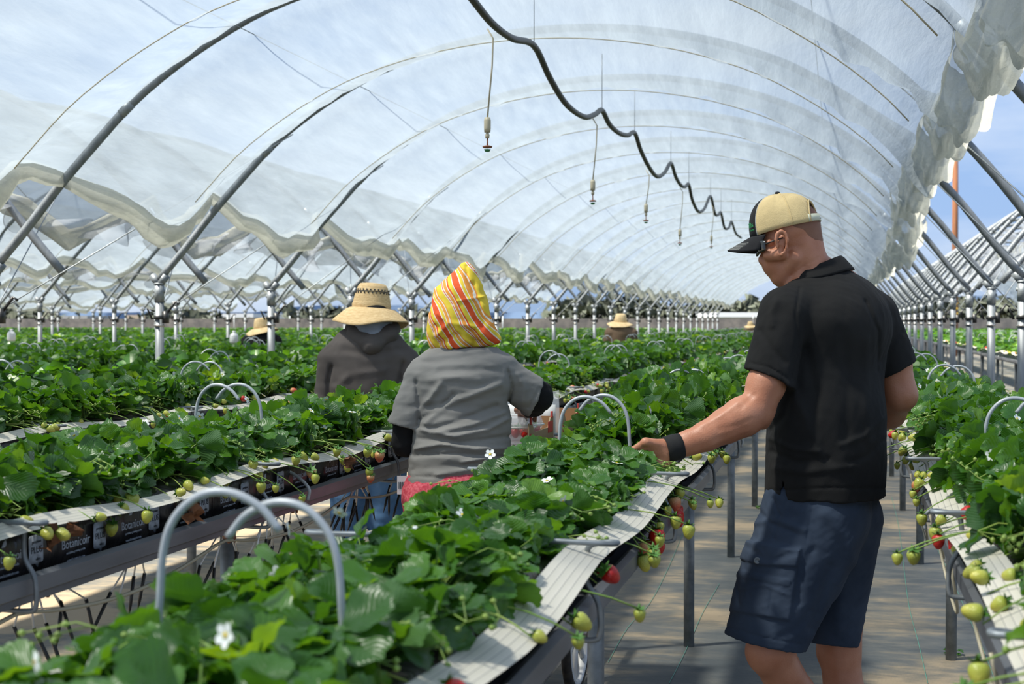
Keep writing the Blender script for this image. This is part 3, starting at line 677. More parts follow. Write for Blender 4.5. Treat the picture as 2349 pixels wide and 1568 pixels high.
def berry_mesh(kind, n=14):
    "unit berry hanging down from the origin (length 1), with green cap"
    m = MB(); pr = [(.0, -1), (.10, -.985), (.24, -.88), (.36, -.66), (.43, -.42), (.44, -.24), (.36, -.08), (.18, -.01), (0, 0)]
    m.lathe(pr, n)
    for i in range(7):
        a = 2 * math.pi * i / 7; ca, sa = math.cos(a), math.sin(a); w = .13
        P = [(0, 0, .03), (.26 * ca - w * sa, .26 * sa + w * ca, .03), (.55 * ca, .55 * sa, .06 + .10 * (i % 3)), (.26 * ca + w * sa, .26 * sa - w * ca, .03)]
        m.add(P, [(0, 1, 2, 3)], 1)
    m.tube([(0, 0, 0), (.02, 0, .35)], .05, 5, 1)
    return m.mesh('strawberry', [kind, 'sepal'])
BM = {k: berry_mesh(k) for k in ('ripe', 'half', 'unripe')}
BML = {k: berry_mesh(k, 8) for k in ('ripe', 'half', 'unripe')}
def flower_mesh():
    m = MB()
    for i in range(5):
        a = 2 * math.pi * i / 5; ca, sa = math.cos(a), math.sin(a)
        P = [(.15 * ca, .15 * sa, 0), (.5 * ca - .36 * sa, .5 * sa + .36 * ca, .08), (.85 * ca - .28 * sa, .85 * sa + .28 * ca, .16), (1. * ca, 1. * sa, .14), (.85 * ca + .28 * sa, .85 * sa - .28 * ca, .16), (.5 * ca + .36 * sa, .5 * sa - .36 * ca, .08)]
        m.add(P, [(0, 1, 2, 3), (0, 3, 4, 5)])
    m.lathe([(0, .16), (.16, .13), (.24, .04), (.2, -.03)], 10, 1); return m.mesh('flower', ['petal', 'pollen'])
FM = flower_mesh()
def leaflet(n, Lg, W, fold, bend, serr, rs):
    "returns verts (n+1)x5, uv"
    V = []; U = []
    for i in range(n + 1):
        t = i / n; w = W * 1.02 * (math.sin(math.pi * min(1, t ** 1.22 * .90 + .028)) ** .60) * (1 if t < .995 else .85)
        for s in (-1, -.5, 0, .5, 1):
            e = abs(s); ww = w * s
            x = Lg * t + (serr * Lg * (.5 if i % 2 else -.5) if e == 1 else 0) - Lg * .05 * e
            if e == 1: ww *= 1 + serr * (1.1 if i % 2 else -.6)
            z = fold * abs(ww) - bend * Lg * t * t - .35 * abs(ww) ** 2 / max(W, 1e-6) * fold + .004 * math.sin(9 * t + 4 * s)
            V.append((x, ww, z)); U.append((t, s))
    return np.array(V), np.array(U)
def quads(n, m): return np.array([(i * m + j, (i + 1) * m + j, (i + 1) * m + j + 1, i * m + j + 1) for i in range(n) for j in range(m - 1)])
def plant_arrays(seed, nleaf, n, big=1., hgt=1., cols=5):
    rs = np.random.RandomState(seed); VV, QQ, UU, RR = [], [], [], []; stems = []; b = 0
    for l in range(nleaf):
        az = rs.rand() * 2 * math.pi; f = (l + .5) / nleaf
        inc = R_(8 + 66 * f ** .75 + rs.randn() * 7); pl = (.098 - .02 * f + .020 * rs.randn()) * hgt
        tip = np.array([math.sin(inc) * math.cos(az) * pl * 1.0, math.sin(inc) * math.sin(az) * pl * 1.0, math.cos(inc) * pl + .015])
        base = np.array([.012 * math.cos(az), .012 * math.sin(az), 0]); mid = (base + tip) / 2 + np.array([-.0, 0, .02])
        stems.append((base, mid, tip))
        out = np.array([math.cos(az), math.sin(az), 0]); tilt = inc * .8 + rs.randn() * .42
        up = np.array([0, 0, 1.]); nrm = up * math.cos(tilt) + out * math.sin(tilt) + rs.randn(3) * .30; nrm /= np.linalg.norm(nrm)
        fw = out - nrm * (out @ nrm); fw /= np.linalg.norm(fw); sd = np.cross(nrm, fw)
        Lg = (.047 + .017 * rs.rand()) * big * (1 - .25 * (rs.rand() < .2)); rc = np.clip(.35 + .22 * rs.randn() + (.3 if rs.rand() < .08 else 0), 0, 1)
        fold = .35 + .65 * rs.rand(); bend = -.12 + .45 * rs.rand()
        for a in (0, R_(72), -R_(72)):
            V, U = leaflet(n, Lg * (1 if a == 0 else .93), Lg * .47, fold, bend, .045 if n > 5 else 0, rs)
            if cols == 3: V = V.reshape(n + 1, 5, 3)[:, ::2].reshape(-1, 3); U = U.reshape(n + 1, 5, 2)[:, ::2].reshape(-1, 2)
            ca, sa = math.cos(a), math.sin(a); R = np.array([[ca, -sa, 0], [sa, ca, 0], [0, 0, 1]]); V = V @ R.T + np.array([ca, sa, 0]) * .006
            # side leaflets cup upward
            V[:, 2] += abs(math.sin(a)) * np.abs(V[:, 1]) * (.25 + .35 * (l % 2))
            VV.append(tip + V[:, :1] * fw + V[:, 1:2] * sd + V[:, 2:] * nrm); QQ.append(quads(n, cols) + b); b += len(V); UU.append(U); RR.append(np.full(len(V), rc + .06 * rs.randn()))
    return np.concatenate(VV), np.concatenate(QQ), np.concatenate(UU), np.clip(np.concatenate(RR), 0, 1), stems
def plant_mesh(seed, nleaf, n, big=1., hgt=1.):
    V, Q, U, R, st = plant_arrays(seed, nleaf, n, big, hgt); me = np_mesh('foliage', V, Q, 'leaf', uv=U, rnd=R)
    m = MB()
    for a, b_, c in st: m.tube(bez(a, b_, c, 4), [.0022, .0018, .0016, .0013], 4, cap=False)
    rs = np.random.RandomState(seed + 50)
    for i in range(5):   # thin flower stalks with buds
        az = rs.rand() * 6.28; r = .09 + .07 * rs.rand(); e = (r * math.cos(az), r * math.sin(az), .03 + .09 * rs.rand()); m.tube(bez((0, 0, 0), (e[0] * .5, e[1] * .5, e[2] + .05), e, 5), .0014, 4, cap=False)
        for q in range(3):
            e2 = (e[0] + .02 * rs.randn(), e[1] + .02 * rs.randn(), e[2] - .01 + .015 * rs.randn()); m.tube([e, e2], .001, 3, cap=False); m.lathe([(0, -.006), (.004, -.003), (.0045, .002), (0, .006)], 5, T=Matrix.Translation(Vector(e2)))
    return me, m.mesh('stems', 'stem')
PV = [plant_mesh(100 + i, 24, 12, 1.10 + .06 * (i % 3), .95 + .1 * (i % 4) / 3) for i in range(9)]
PF = [plant_mesh(200 + i, 20, 6, 1.15, .95) for i in range(6)]
def peduncle(a, b, hang=.02):
    mid = ((a[0] + b[0]) * .5, (a[1] + b[1]) * .5, max(a[2], b[2]) + hang); m = MB(); m.tube(bez(a, mid, b, 7), .0015, 4); return m.mesh('fruit_stalk', 'stem')
ROWS = {'R': (.464, 'right-hand row'), '1': (-.66, 'middle row'), '2': (-1.757, 'row of printed bags'), '3': (-3.07, 'row left of the hooded picker')}
ZC = 1.062; rs = np.random.RandomState(11); PLANTS = []
def visible(x, y, z, mm=.25):
    px, py, d = proj(x, y, z); return d > .25 and -mm * FPX / d < px < 2349 + mm * FPX / d and py < 1568 + mm * FPX / d
LIM = {'R': 13, '1': 13, '2': 13, '3': 13}
TRUSS = [peduncle((0, 0, .01), (.15 + .03 * i, .05 * (i - 1.5), -.01 - .012 * (i % 2)), .035) for i in range(4)]
cnt = 0; OVER = []
ds = []
for rk, (xc, rn) in ROWS.items():
    y = .9 if rk != '3' else 3
    while y < 17:
        if visible(xc, y, ZC + .1): ds.append(proj(xc, y, 1.1)[2])
        y += .094 if rk in 'R12' else .115
DCUT = sorted(ds)[297]
for rk, (xc, rn) in ROWS.items():
    y = .9 if rk != '3' else 3; i = 0; idx = {1: 0, -1: 0}
    while y < LIM[rk]:
        side = 1 if i % 2 else -1; x = xc + side * .082 + rs.randn() * .012; yy = y + rs.randn() * .015
        if visible(x, yy, ZC + .1) and proj(xc, y, 1.1)[2] > DCUT - .02: OVER.append((xc + side * .082, yy))
        elif visible(x, yy, ZC + .1):
            idx[side] += 1; near = proj(x, yy, 1.1)[2] < 7.5; fo, stm = (PV if near else PF)[rs.randint(9 if near else 6)]
            rz = rs.rand() * 6.28; sc = .92 + .22 * rs.rand()
            t = thing('strawberry_plant', 'strawberry plant, %s side of the %s, %s back' % ('right' if side > 0 else 'left', rn, ordw(idx[side])), 'plant', (x, yy, ZC), 0, 'strawberry plants of the ' + rn)
            f = link('foliage', fo, t); f.rotation_euler = (0, 0, rz); w_ = 1 if rk != '1' else min(1, max(0, (yy - (4.1 if side < 0 else 3.2)) / 1.2)); w_ = 0 if (rk == '1' and side > 0 and abs(yy - 3.72) < .26) else w_; low = .66 + .34 * w_; dip = rk == '1' and 2.1 < yy < 3.3; low = .62 if dip else {'2': .78, '3': .85, 'R': .84}.get(rk, low); t.location.z -= (.015 if rk in 'R2' else 0) + (.018 if dip else 0) + (1 - w_) * (.045 if side < 0 else (.07 if abs(yy - 3.72) < .26 else .03)); f.scale = (sc * .96, sc * .96, sc * low); g = link('stems', stm, t); g.rotation_euler = (0, 0, rz); g.scale = (sc * .96, sc * .96, sc * low)
            PLANTS.append((x, yy, t, rk, side)); cnt += 1
            # berries: mostly unripe, over the outer strip
            d = proj(x, yy, 1.1)[2]; nb = (rs.randint(3) if rk == '1' and d < 4 else rs.randint(1, 4)) if d < 9 else 2
            if (rk in ('1', '2', '3') and side < 0 and d < 9) or (rk == 'R' and side > 0): nb = 0 if rs.rand() < .6 else 1
            for q in range(nb):
                rr = rs.rand(); kind = 'unripe' if rr < (.80 if d < 6 else .72) else ('half' if rr < .88 else 'ripe')
                if rk == '2' and d < 5.5 and kind == 'ripe': kind = 'unripe'
                s = (.020 + .012 * rs.rand()) * (1.15 if kind != 'unripe' else 1); ti = rs.randint(4); a = (0 if side > 0 else math.pi) + rs.randn() * .35
                k = .75 + .45 * rs.rand(); dx = (.15 + .03 * ti) * k; dy = .05 * (ti - 1.5) * k; e = (dx * math.cos(a) - dy * math.sin(a), dx * math.sin(a) + dy * math.cos(a), -.01 - .012 * (ti % 2))
                pd = link('fruit_stalk', TRUSS[ti], t); pd.rotation_euler = (0, 0, a); pd.scale = (k, k, 1)
                br = link('strawberry', (BM if d < 8 else BML)[kind], t); br.location = (e[0], e[1], e[2] + (.012 if abs(x + e[0] - xc) < .25 else 0)); br.scale = (s, s, s)
                lay = abs(x + e[0] - xc) < .27; br.rotation_euler = ((rs.randn() * .35, 0, 0) if not lay else (0, (-1.2 if math.cos(a) > 0 else 1.2) + rs.randn() * .3, rs.randn() * .5))
                if lay: br.location.z += s * .45
            if rs.rand() < (.55 if d < 9 else .3):
                a = rs.rand() * 6.28; r = .06 + .12 * rs.rand(); fl_ = link('flower', FM, t); fl_.location = (r * math.cos(a), r * math.sin(a), .05 + .10 * rs.rand()); s = .011 + .005 * rs.rand(); fl_.scale = (s, s, s); fl_.rotation_euler = (rs.randn() * .8, rs.randn() * .8, 0)
        y += .094 if rk in 'R12' else .115; i += 1
print('individual plants', cnt)
# the rest: one uncountable mass of far plants in their rows, plus far fruit
def far_plants():
    rs = np.random.RandomState(77)
    lodA = [plant_arrays(300 + i, 15, 3, 1.35, 1.0, cols=3) for i in range(5)]; lodB = [plant_arrays(400 + i, 8, 2, 2.0, 1.05, cols=3) for i in range(5)]; lodC = [plant_arrays(500 + i, 5, 2, 2.7, 1.1, cols=3) for i in range(4)]
    V, Q, U, R = [], [], [], []; b = 0; far = []
    def addp(x, y, d, A):
        nonlocal b
        v, q, u, r, _ = A[rs.randint(len(A))]; a = rs.rand() * 6.28; ca, sa = math.cos(a), math.sin(a); s = .95 + .25 * rs.rand()
        V.append(v @ np.array([[ca, -sa, 0], [sa, ca, 0], [0, 0, 1]]).T * np.array([s, s, s * .9]) + np.array([x, y, ZC])); Q.append(q + b); U.append(u); R.append(np.clip(r + .08 * rs.randn(), 0, 1)); b += len(v)
        if rs.rand() < .7: sd = 1 if rs.rand() < .5 else -1; far.append((x + sd * (.13 + .1 * rs.rand()), y, ZC - .01, rs.rand()))
    lod0 = [plant_arrays(600 + i, 20, 4, 1.12, .95, cols=3) for i in range(6)]
    for x, y in OVER: addp(x, y, 0, lod0)
    xs = {x[0]: LIM[k] for k, x in ROWS.items()}
    for x in (-4.10,): xs[x] = 3
    for base in (-5.0, -11.25, -17.5, -23.75, -30, -36.25): 
        for j in range(5): xs[base - .95 - 1.11 * j + .0] = 5
    for j in range(5): xs[2.42 + 1.11 * j] = 5
    for xc, ya in xs.items():
        y = ya
        while y < 62:
            d = proj(xc, y, 1.2)[2]; st = .105 if d < 16 else (.17 if d < 32 else .26)
            if infront(xc, y, 1.2, 150, 1):
                for side in ((1, -1)):
                    A = (lodA if d < 16 else lodB if d < 32 else lodC); v, q, u, r, _ = A[rs.randint(len(A))]
                    a = rs.rand() * 6.28; ca, sa = math.cos(a), math.sin(a); s = .95 + .25 * rs.rand()
                    w = v @ np.array([[ca, -sa, 0], [sa, ca, 0], [0, 0, 1]]).T * np.array([s, s, s * (.85 if d < 16 else .62)]) + np.array([xc + side * .1, y + rs.randn() * .02, ZC - (0 if d < 16 else .03)])
                    V.append(w); Q.append(q + b); U.append(u); R.append(np.clip(r + .08 * rs.randn(), 0, 1)); b += len(v)
                    if rs.rand() < (.55 if d < 30 else .25): far.append((xc + side * (.20 + .10 * rs.rand()), y, ZC - .01, rs.rand()))
            y += st * 1.6
    me = np_mesh('strawberry_plants', np.concatenate(V), np.concatenate(Q), 'leaf', uv=np.concatenate(U), rnd=np.concatenate(R)); print('far faces', len(me.polygons))
    o = link('strawberry_plants', me); tag(o, 'green mass of strawberry plants filling the far rows to the fence', 'plants', kind='stuff')
    m = MB(); unit = [(0, 0, -.5), (.45, 0, 0), (0, .45, 0), (-.45, 0, 0), (0, -.45, 0), (0, 0, .5)]; F = [(0, 2, 1), (0, 3, 2), (0, 4, 3), (0, 1, 4), (5, 1, 2), (5, 2, 3), (5, 3, 4), (5, 4, 1)]
    for (x, y, z, r) in far:
        s = .034; m.add([(x + p[0] * s, y + p[1] * s, z + p[2] * s) for p in unit], F, 0 if r < .72 else (1 if r < .86 else 2))
    o2 = m.obj('strawberries', [mat('far unripe', (.40, .40, .05), .5), mat('far ripe', (.55, .02, .01), .4), mat('far half', (.6, .2, .08), .4)], o); o2['kind'] = 'stuff'
far_plants()
# ---- gutters, bags, strips, posts
def gutter_mesh(y0, y1):
    m = MB(); pr = [(-.165, .955), (-.175, .962), (-.185, .955), (-.185, .925), (-.175, .918), (-.175, .905), (.175, .905), (.175, .918), (.185, .925), (.185, .955), (.175, .962), (.165, .955), (.160, .912), (-.160, .912)]
    pr = [(x * 1.27, z) for x, z in pr]; k = len(pr); V = [(x, y, z) for y in (y0, y1) for x, z in pr]
    m.add(V, [(i, (i + 1) % k, k + (i + 1) % k, k + i) for i in range(k)]); return m.mesh('gutter', 'gutter', smooth=False)
M['tape'] = None
def tape_mat():
    m = bpy.data.materials.new('cream tape'); m.use_nodes = True; nt = m.node_tree; b = nt.nodes['Principled BSDF']; L = nt.links.new
    uv = nd(nt, 'ShaderNodeUVMap', _uv_map='UVMap'); sp = nd(nt, 'ShaderNodeSeparateXYZ'); L(uv.outputs[0], sp.inputs[0])
    ml = nd(nt, 'ShaderNodeMath', _operation='MULTIPLY', i1=5.0); L(sp.outputs[1], ml.inputs[0]); fr = nd(nt, 'ShaderNodeMath', _operation='FRACT'); L(ml.outputs[0], fr.inputs[0])
    r = ramp(nt, [(0, (.16, .16, .16)), (.04, (.16, .16, .16)), (.08, (.58, .55, .46)), (1, (.64, .60, .51))]); L(fr.outputs[0], r.inputs[0])
    tc = nd(nt, 'ShaderNodeTexCoord'); n = nd(nt, 'ShaderNodeTexNoise', Scale=6.); L(tc.outputs['Object'], n.inputs['Vector'])
    mm = nd(nt, 'ShaderNodeMix', _data_type='RGBA', _blend_type='MULTIPLY'); mm.inputs[0].default_value = .2; L(r.outputs[0], mm.inputs[6]); L(n.outputs[0], mm.inputs[7]); L(mm.outputs[2], b.inputs['Base Color'])
    b.inputs['Roughness'].default_value = .6; return m
M['tape'] = tape_mat()
def tape(name, x, side, y0, y1, seed, label):
    rs = np.random.RandomState(seed); ys = np.arange(y0, y1, .12); V, U = [], []; tw_ = .044 if x < -1.5 and side > 0 else .064
    for i, y in enumerate(ys):
        ph = ((y - 2.45) / 1.15) % 1; sag = -.022 * math.sin(math.pi * ph) ** 2 * (1 if y < 25 else .3); tw = .5 * math.sin(y * 1.7 + seed) + .25 * math.sin(y * 3.9 + seed * 2)
        tw *= math.sin(math.pi * ph) * .8
        for j in range(6):
            s = j / 5; xx = .172 + .085 * s; zz = 1.060 - .017 * s
            c = s - .5; xx = .226 + tw_ * c * math.cos(tw * .5) + .006 * math.sin(y * 2.3 + seed) * math.sin(math.pi * ph); zz = 1.050 - .02 * c + tw_ * c * -math.sin(tw * .5) * .6 + (.010 if tw_ < .05 else 0) + sag
            V.append((x + side * xx, y, zz)); U.append((y, s))
    Q = quads(len(ys) - 1, 6)
    if side < 0: Q = Q[:, ::-1]
    o = link(name, np_mesh(name, V, Q, 'tape', uv=U)); tag(o, label, 'strap'); return o
ROWALL = [(.464, 'right-hand row', .6), (-.66, 'middle row', .6), (-1.757, 'row of printed bags', 1.0), (-3.07, 'row left of the hooded picker', 3), (-4.10, 'row next to the left post line', 5), (2.42, 'first row of the right tunnel', 9), (3.53, 'second row of the right tunnel', 14), (-5.95, 'first row of the left tunnel', 7), (-7.06, 'second row of the left tunnel', 9)]
post_m = MB(); post_m.tube([(0, 0, 0), (0, 0, .905)], .0235, 14); post_m = post_m.mesh('support_post', 'galvd')
for ri, (xc, rn, ya) in enumerate(ROWALL):
    o = link('gutter_rail', gutter_mesh(ya, 62), loc=(xc, 0, 0)); tag(o, 'long grey metal gutter rail under the ' + rn, 'gutter')
    for side in (1, -1): tape('support_tape', xc, side, ya, 62, ri * 2 + (side > 0), 'cream striped tape along the %s edge of the %s' % ('right' if side > 0 else 'left', rn))
    for k in range(0, 24):
        y = 3.88 + 2.48 * (k - 1)
        if y < ya or not visible(xc, y, .5, .2) and not visible(xc, y, .9, .2): continue
        o = link('support_post', post_m, loc=(xc, y, 0)); tag(o, 'round grey support post under the %s, %s back' % (rn, ordw(k + 1)), 'post', 'support posts of the ' + rn)
def bag_mesh(L_, seed):
    rs = np.random.RandomState(seed); ny = int(L_ / .025); nc = 18; V = []
    for i in range(ny + 1):
        y = i / ny * L_; e = min(y, L_ - y); en = min(1, (e / .03 + .12)) ** .5; cr = .007 * math.sin(y * 50 + 2 * math.sin(y * 17)) * (abs(math.sin(y * 6.3)) ** 2) - .012 * math.exp(-((y % .25 - .2) / .012) ** 2)
        for j in range(nc):
            th = 2 * math.pi * j / nc; cx, cz = math.cos(th), math.sin(th); p = 5; r = (abs(cx) ** p + abs(cz) ** p) ** (-1 / p)
            V.append((r * cx * (.185 * en + cr), y, .992 + r * cz * (.062 * en + cr * .3)))
    m = MB(); m.add(V, [(i * nc + j, i * nc + (j + 1) % nc, (i + 1) * nc + (j + 1) % nc, (i + 1) * nc + j) for i in range(ny) for j in range(nc)])
    m.add([V[j] for j in range(nc)], [tuple(range(nc))]); m.add([V[ny * nc + j] for j in range(nc)], [tuple(reversed(range(nc)))])
    return m.mesh('bag', 'bag')
BAGM = [bag_mesh(1.0, i) for i in range(3)]; BAGL = bag_mesh(4.0, 9)
# printed words on the bags
T0 = Matrix(((0, 0, 1, 0), (1, 0, 0, 0), (0, 1, 0, 0), (0, 0, 0, 1)))      # text x -> +Y, text y -> +Z, facing +X
word = text_mesh('Botanicoir', .027, 'print', T=T0); word2 = text_mesh('precision growing media', .0075, 'print', T=T0); word3 = text_mesh('www.botanicoir.com', .0085, 'print', T=T0)
plus = text_mesh('PLUS', .019, 'dark', T=T0); prec = text_mesh('precision', .009, 'dark', T=T0); ultra = text_mesh('ultra', .009, 'dark', T=T0)
def badge():
    m = MB(); P = []
    for k, (cx, cz, a0) in enumerate([(.019, .026, 0), (-.019, .026, 90), (-.019, -.018, 180), (.019, -.018, 270)]):
        for q in range(5): a = R_(a0 + q * 22.5); P.append((0, cx + .006 * math.cos(a), cz + .006 * math.sin(a)))
    P = P[:15] + [(0, -.004, -.025), (0, .004, -.033), (0, .008, -.025)] + P[15:]
    P2 = [(.0015, y, z) for _, y, z in P]; n = len(P); m.add(P + P2, [tuple(range(n, 2 * n))] + [(i, (i + 1) % n, n + (i + 1) % n, n + i) for i in range(n)]); return m.mesh('badge', 'print')
badge_m = badge()
leafm = MB(); leafm.add([(0, -.012, .024), (0, -.006, .034), (0, .001, .038), (0, .004, .030), (0, -.001, .024), (.001, -.012, .024), (.001, -.006, .034), (.001, .001, .038), (.001, .004, .030), (.001, -.001, .024)], [(5, 9, 8, 7, 6), (0, 1, 2, 3, 4)]); leafm = leafm.mesh('leaf_mark', 'print')
for xc, rn, ya in ROWALL[:4]:
    y = ya + .1; i = 0
    while y < 60:
        near = y < 14; Lb = 1.0 if near else 4.0
        t = thing('grow_bag', 'black film grow bag in the %s, %s back' % (rn, ordw(i + 1)), 'bag', (xc, y, 0), 0, 'grow bags of the ' + rn)
        link('bag', BAGM[i % 3] if near else BAGL, t)
        if xc == -1.757 and y < 7:
            for q in range(4):
                yy = .115 + .25 * q; zz = .985 + .004 * ((i + q) % 3)
                for nme, me, dy, dz, dx in (('brand_print', word, -.035, -.006, 0), ('slogan_print', word2, -.035, -.018, 0), ('web_print', word3, -.035, -.034, 0), ('badge', badge_m, .062, 0, 0), ('badge_print', plus, .062, -.004, .0018), ('badge_print', prec, .062, .016, .0018), ('badge_print', ultra, .068, -.019, .0018), ('leaf_mark', leafm, -.045, .0, 0)):
                    l = link(nme, me, t); l.location = (.1905 + dx, yy + dy, zz + dz); l.rotation_euler = (0, 0, 0)
        y += Lb + .02; i += 1
# ---- paired wire hoops and strap brackets
def hoop_wire(side):
    m = MB(); s = side
    pts = [(.243 * s, 0, .925), (.246 * s, 0, .96), (.20 * s, 0, 1.0), (.115 * s, 0, 1.04), (.103 * s, 0, 1.10), (.098 * s, 0, 1.165), (.085 * s, 0, 1.205), (.055 * s, 0, 1.233), (.018 * s, 0, 1.238), (-.018 * s, 0, 1.222), (-.042 * s, 0, 1.195)]
    m.tube(spline([(a, b, c + (.022 if c > 1.06 else 0)) for a, b, c in pts], 5), .0050, 8); return m.mesh('wire_hoop', 'wire')
HW = {1: hoop_wire(1), -1: hoop_wire(-1)}
ALLR = list(ROWALL) + [(-8.17, 'third row of the left tunnel', 11), (-9.28, 'fourth row of the left tunnel', 13), (-12.2, 'first row of the second left tunnel', 16)]
rs = np.random.RandomState(3); nh = 0
for xc, rn, ya in ALLR:
    kk = 0
    for k in range(0, 24 if xc in (-.66, .464, -1.757, -3.07) else 14):
        y = 3.88 + 2.48 * (k - 1) + (rs.randn() * .12 if k > 1 else 0)
        if xc == .464: y = 3.88 + 2.48 * (k - 1) + {1: -.1}.get(k, 0)
        if xc == -.66 and k == 0: y = 1.54
        if y < ya * .6 or not visible(xc, y, 1.2, .1) or nh >= 290: continue
        kk += 1
        for s in (1, -1):
            o = link('wire_hoop', HW[s], loc=(xc + rs.randn() * .006, y + s * .02, rs.randn() * .006 - (.022 if xc == -.66 else 0))); o.rotation_euler = (0, 0, rs.randn() * .12 + (.0 if s > 0 else .1)); nh += 1
            tag(o, 'arched wire, %s side of the %s, %s pair back' % ('right' if s > 0 else 'left', rn, ordw(kk)), 'wire hoop', 'wire hoops of the ' + rn)
print('wire hoops', nh)
def bracket(side, nme='strap_bracket'):
    s = side; m = MB(); pts = [(.16 * s, .0, .895), (.235 * s, 0, .893), (.250 * s, 0, .905), (.250 * s, 0, .945), (.244 * s, 0, .966), (.232 * s, 0, .985), (.226 * s, 0, 1.0), (.226 * s, 0, 1.035), (.235 * s, -.004, 1.06), (.275 * s, -.008, 1.068), (.276 * s, -.03, 1.068), (.17 * s, -.034, 1.070), (.15 * s, -.02, 1.066)]
    m.tube(spline(pts, 4), .0052, 8); return m.mesh(nme, 'galvd')
BK = {1: bracket(1), -1: bracket(-1)}
for xc, rn, ya in ROWALL[:4]:
    for s in (1, -1):
        if xc in (-1.757, -3.07) and s < 0: continue
        if xc == .464 and s > 0: continue
        for k in range(0, 11):
            y = 1.30 + 1.15 * k + (0 if xc != .464 else .55)
            if not visible(xc + s * .25, y, 1.0, .1): continue
            o = link('strap_bracket', BK[s], loc=(xc, y, 0)); tag(o, 'wire bracket on the %s tape of the %s, %s back' % ('right' if s > 0 else 'left', rn, ordw(k + 1)), 'bracket', 'tape brackets of the ' + rn)
# ---- drippers hanging under the row of printed bags
rs = np.random.RandomState(8)
for i in range(13):
    y = 2.05 + i * .33 + rs.randn() * .04; x = -1.757 + .16 + rs.randn() * .03
    t = thing('dripper', 'brown dripper with dangling black spikes under the row of printed bags, %s from the left' % ordw(i + 1), 'dripper', (x, y, .905), 0, 'drippers under the gutter')
    if i % 2 == 0:
        m = MB(); m.tube([(0, 0, -.004), (.012, .012, -.03)], [.017, .014], 10); m.tube([(.01, .02, -.028), (.0, .05, -.04)], .005, 6); m.obj('emitter', 'rust', t)
    mt = MB()
    for q in range(4 + i % 3):
        a = rs.rand() * 6.28; r = .02 + .05 * rs.rand(); l1 = .05 + .05 * rs.rand(); c0 = np.array([.0, .06 * (q - 2), 0]); p1 = c0 + np.array([r * math.cos(a) * .5, r * math.sin(a) * .8, -l1]); p2 = c0 + np.array([r * math.cos(a) * 1.3, r * math.sin(a) * 2.0, -l1 - .10])
        mt.tube([(0, c0[1] * .3, 0), p1], .0022, 5); mm_ = MB(); mm_.tube([p1, p1 * .3 + p2 * .7, p2], [.0042, .0042, .0005], 6); mm_.obj('spike', 'black', t)
    mt.obj('microtube', 'white', t)
m = MB(); P = []
for y in np.arange(1.5, 6.2, .12): P.append((-1.757 + .2, y, .885 - .045 * abs(math.sin((y - 1.5) * 3.3))))
m.tube(spline(P, 2), .0045, 6); tag(m.obj('drip_tube', 'tan'), 'thin tan drip tube looping under the row of printed bags', 'tube')
for i, (y, r) in enumerate([(2.45, .11), (3.3, .13), (3.7, .09), (4.4, .14), (4.75, .10)]):
    m = MB(); m.tube([(.464 - .235 + .02 * math.sin(a), y + r * math.cos(a) * 1.5, .985 - r * .55 + r * .8 * math.sin(a) * -1) for a in np.linspace(-.2, math.pi + .2, 16)], .0036, 6)
    tag(m.obj('loose_tube', 'tan'), 'loop of thin pale tube hanging off the left side of the right-hand row, ' + ordw(i + 1) + ' back', 'tube', 'loose tube loops of the right row')
# ---- hand-placed fruit of the front trusses (world points from the photo)
def nearest(p, rk):
    c = [q for q in PLANTS if q[3] == rk]; return min(c, key=lambda q: (q[0] - p[0]) ** 2 + (q[1] - p[1]) ** 2)
def fruit(px, py, d, kind, size, rk, rot=(0, 0, 0)):
    p = at(px, py, d); x, y, t, _, _ = nearest(p, rk); b = link('strawberry', BM[kind], t); b.location = (p[0] - x, p[1] - y, p[2] - ZC + size * .5); b.scale = (size,) * 3; b.rotation_euler = rot
    st = link('fruit_stalk', peduncle((0, 0, .02), (p[0] - x, p[1] - y, p[2] - ZC + size * .8), .03), t)
for a in [(1548, 1128, 3.68, 'ripe', .047), (1553, 1112, 3.74, 'ripe', .035), (1545, 1095, 3.66, 'half', .040), (1530, 1108, 3.60, 'unripe', .026), (1505, 1186, 3.16, 'ripe', .042), (1494, 1212, 3.18, 'ripe', .044), (1512, 1212, 3.24, 'ripe', .038),
          (1479, 1213, 3.10, 'half', .038), (1474, 1242, 3.06, 'unripe', .036), (1514, 1162, 3.22, 'unripe', .024), (1170, 1430, 2.35, 'unripe', .034), (1285, 1325, 2.62, 'unripe', .032), (1357, 1320, 2.70, 'unripe', .024), (1562, 1072, 3.7, 'unripe', .03), (1640, 1045, 4.35, 'unripe', .03)]:
    fruit(*a, '1', (random.Random(a[0]).uniform(-.3, .3), random.Random(a[1]).uniform(-.35, .35), 0))
for a in [(2206, 1277, 3.02, 'unripe', .042), (2195, 1248, 3.05, 'unripe', .026), (2191, 1245, 3.1, 'ripe', .032), (2187, 1232, 3.12, 'ripe', .026), (2240, 1355, 2.72, 'half', .034), (2232, 1368, 2.74, 'ripe', .024), (2104, 1105, 3.95, 'half', .032), (2179, 1167, 3.4, 'unripe', .034), (2226, 1208, 3.2, 'half', .028), (2080, 1045, 4.3, 'unripe', .026), (2092, 1058, 4.3, 'unripe', .026), (2055, 990, 5, 'unripe', .028)]:
    fruit(*a, 'R', (random.Random(a[0]).uniform(-.3, .3), random.Random(a[1]).uniform(-.35, .35), 0))
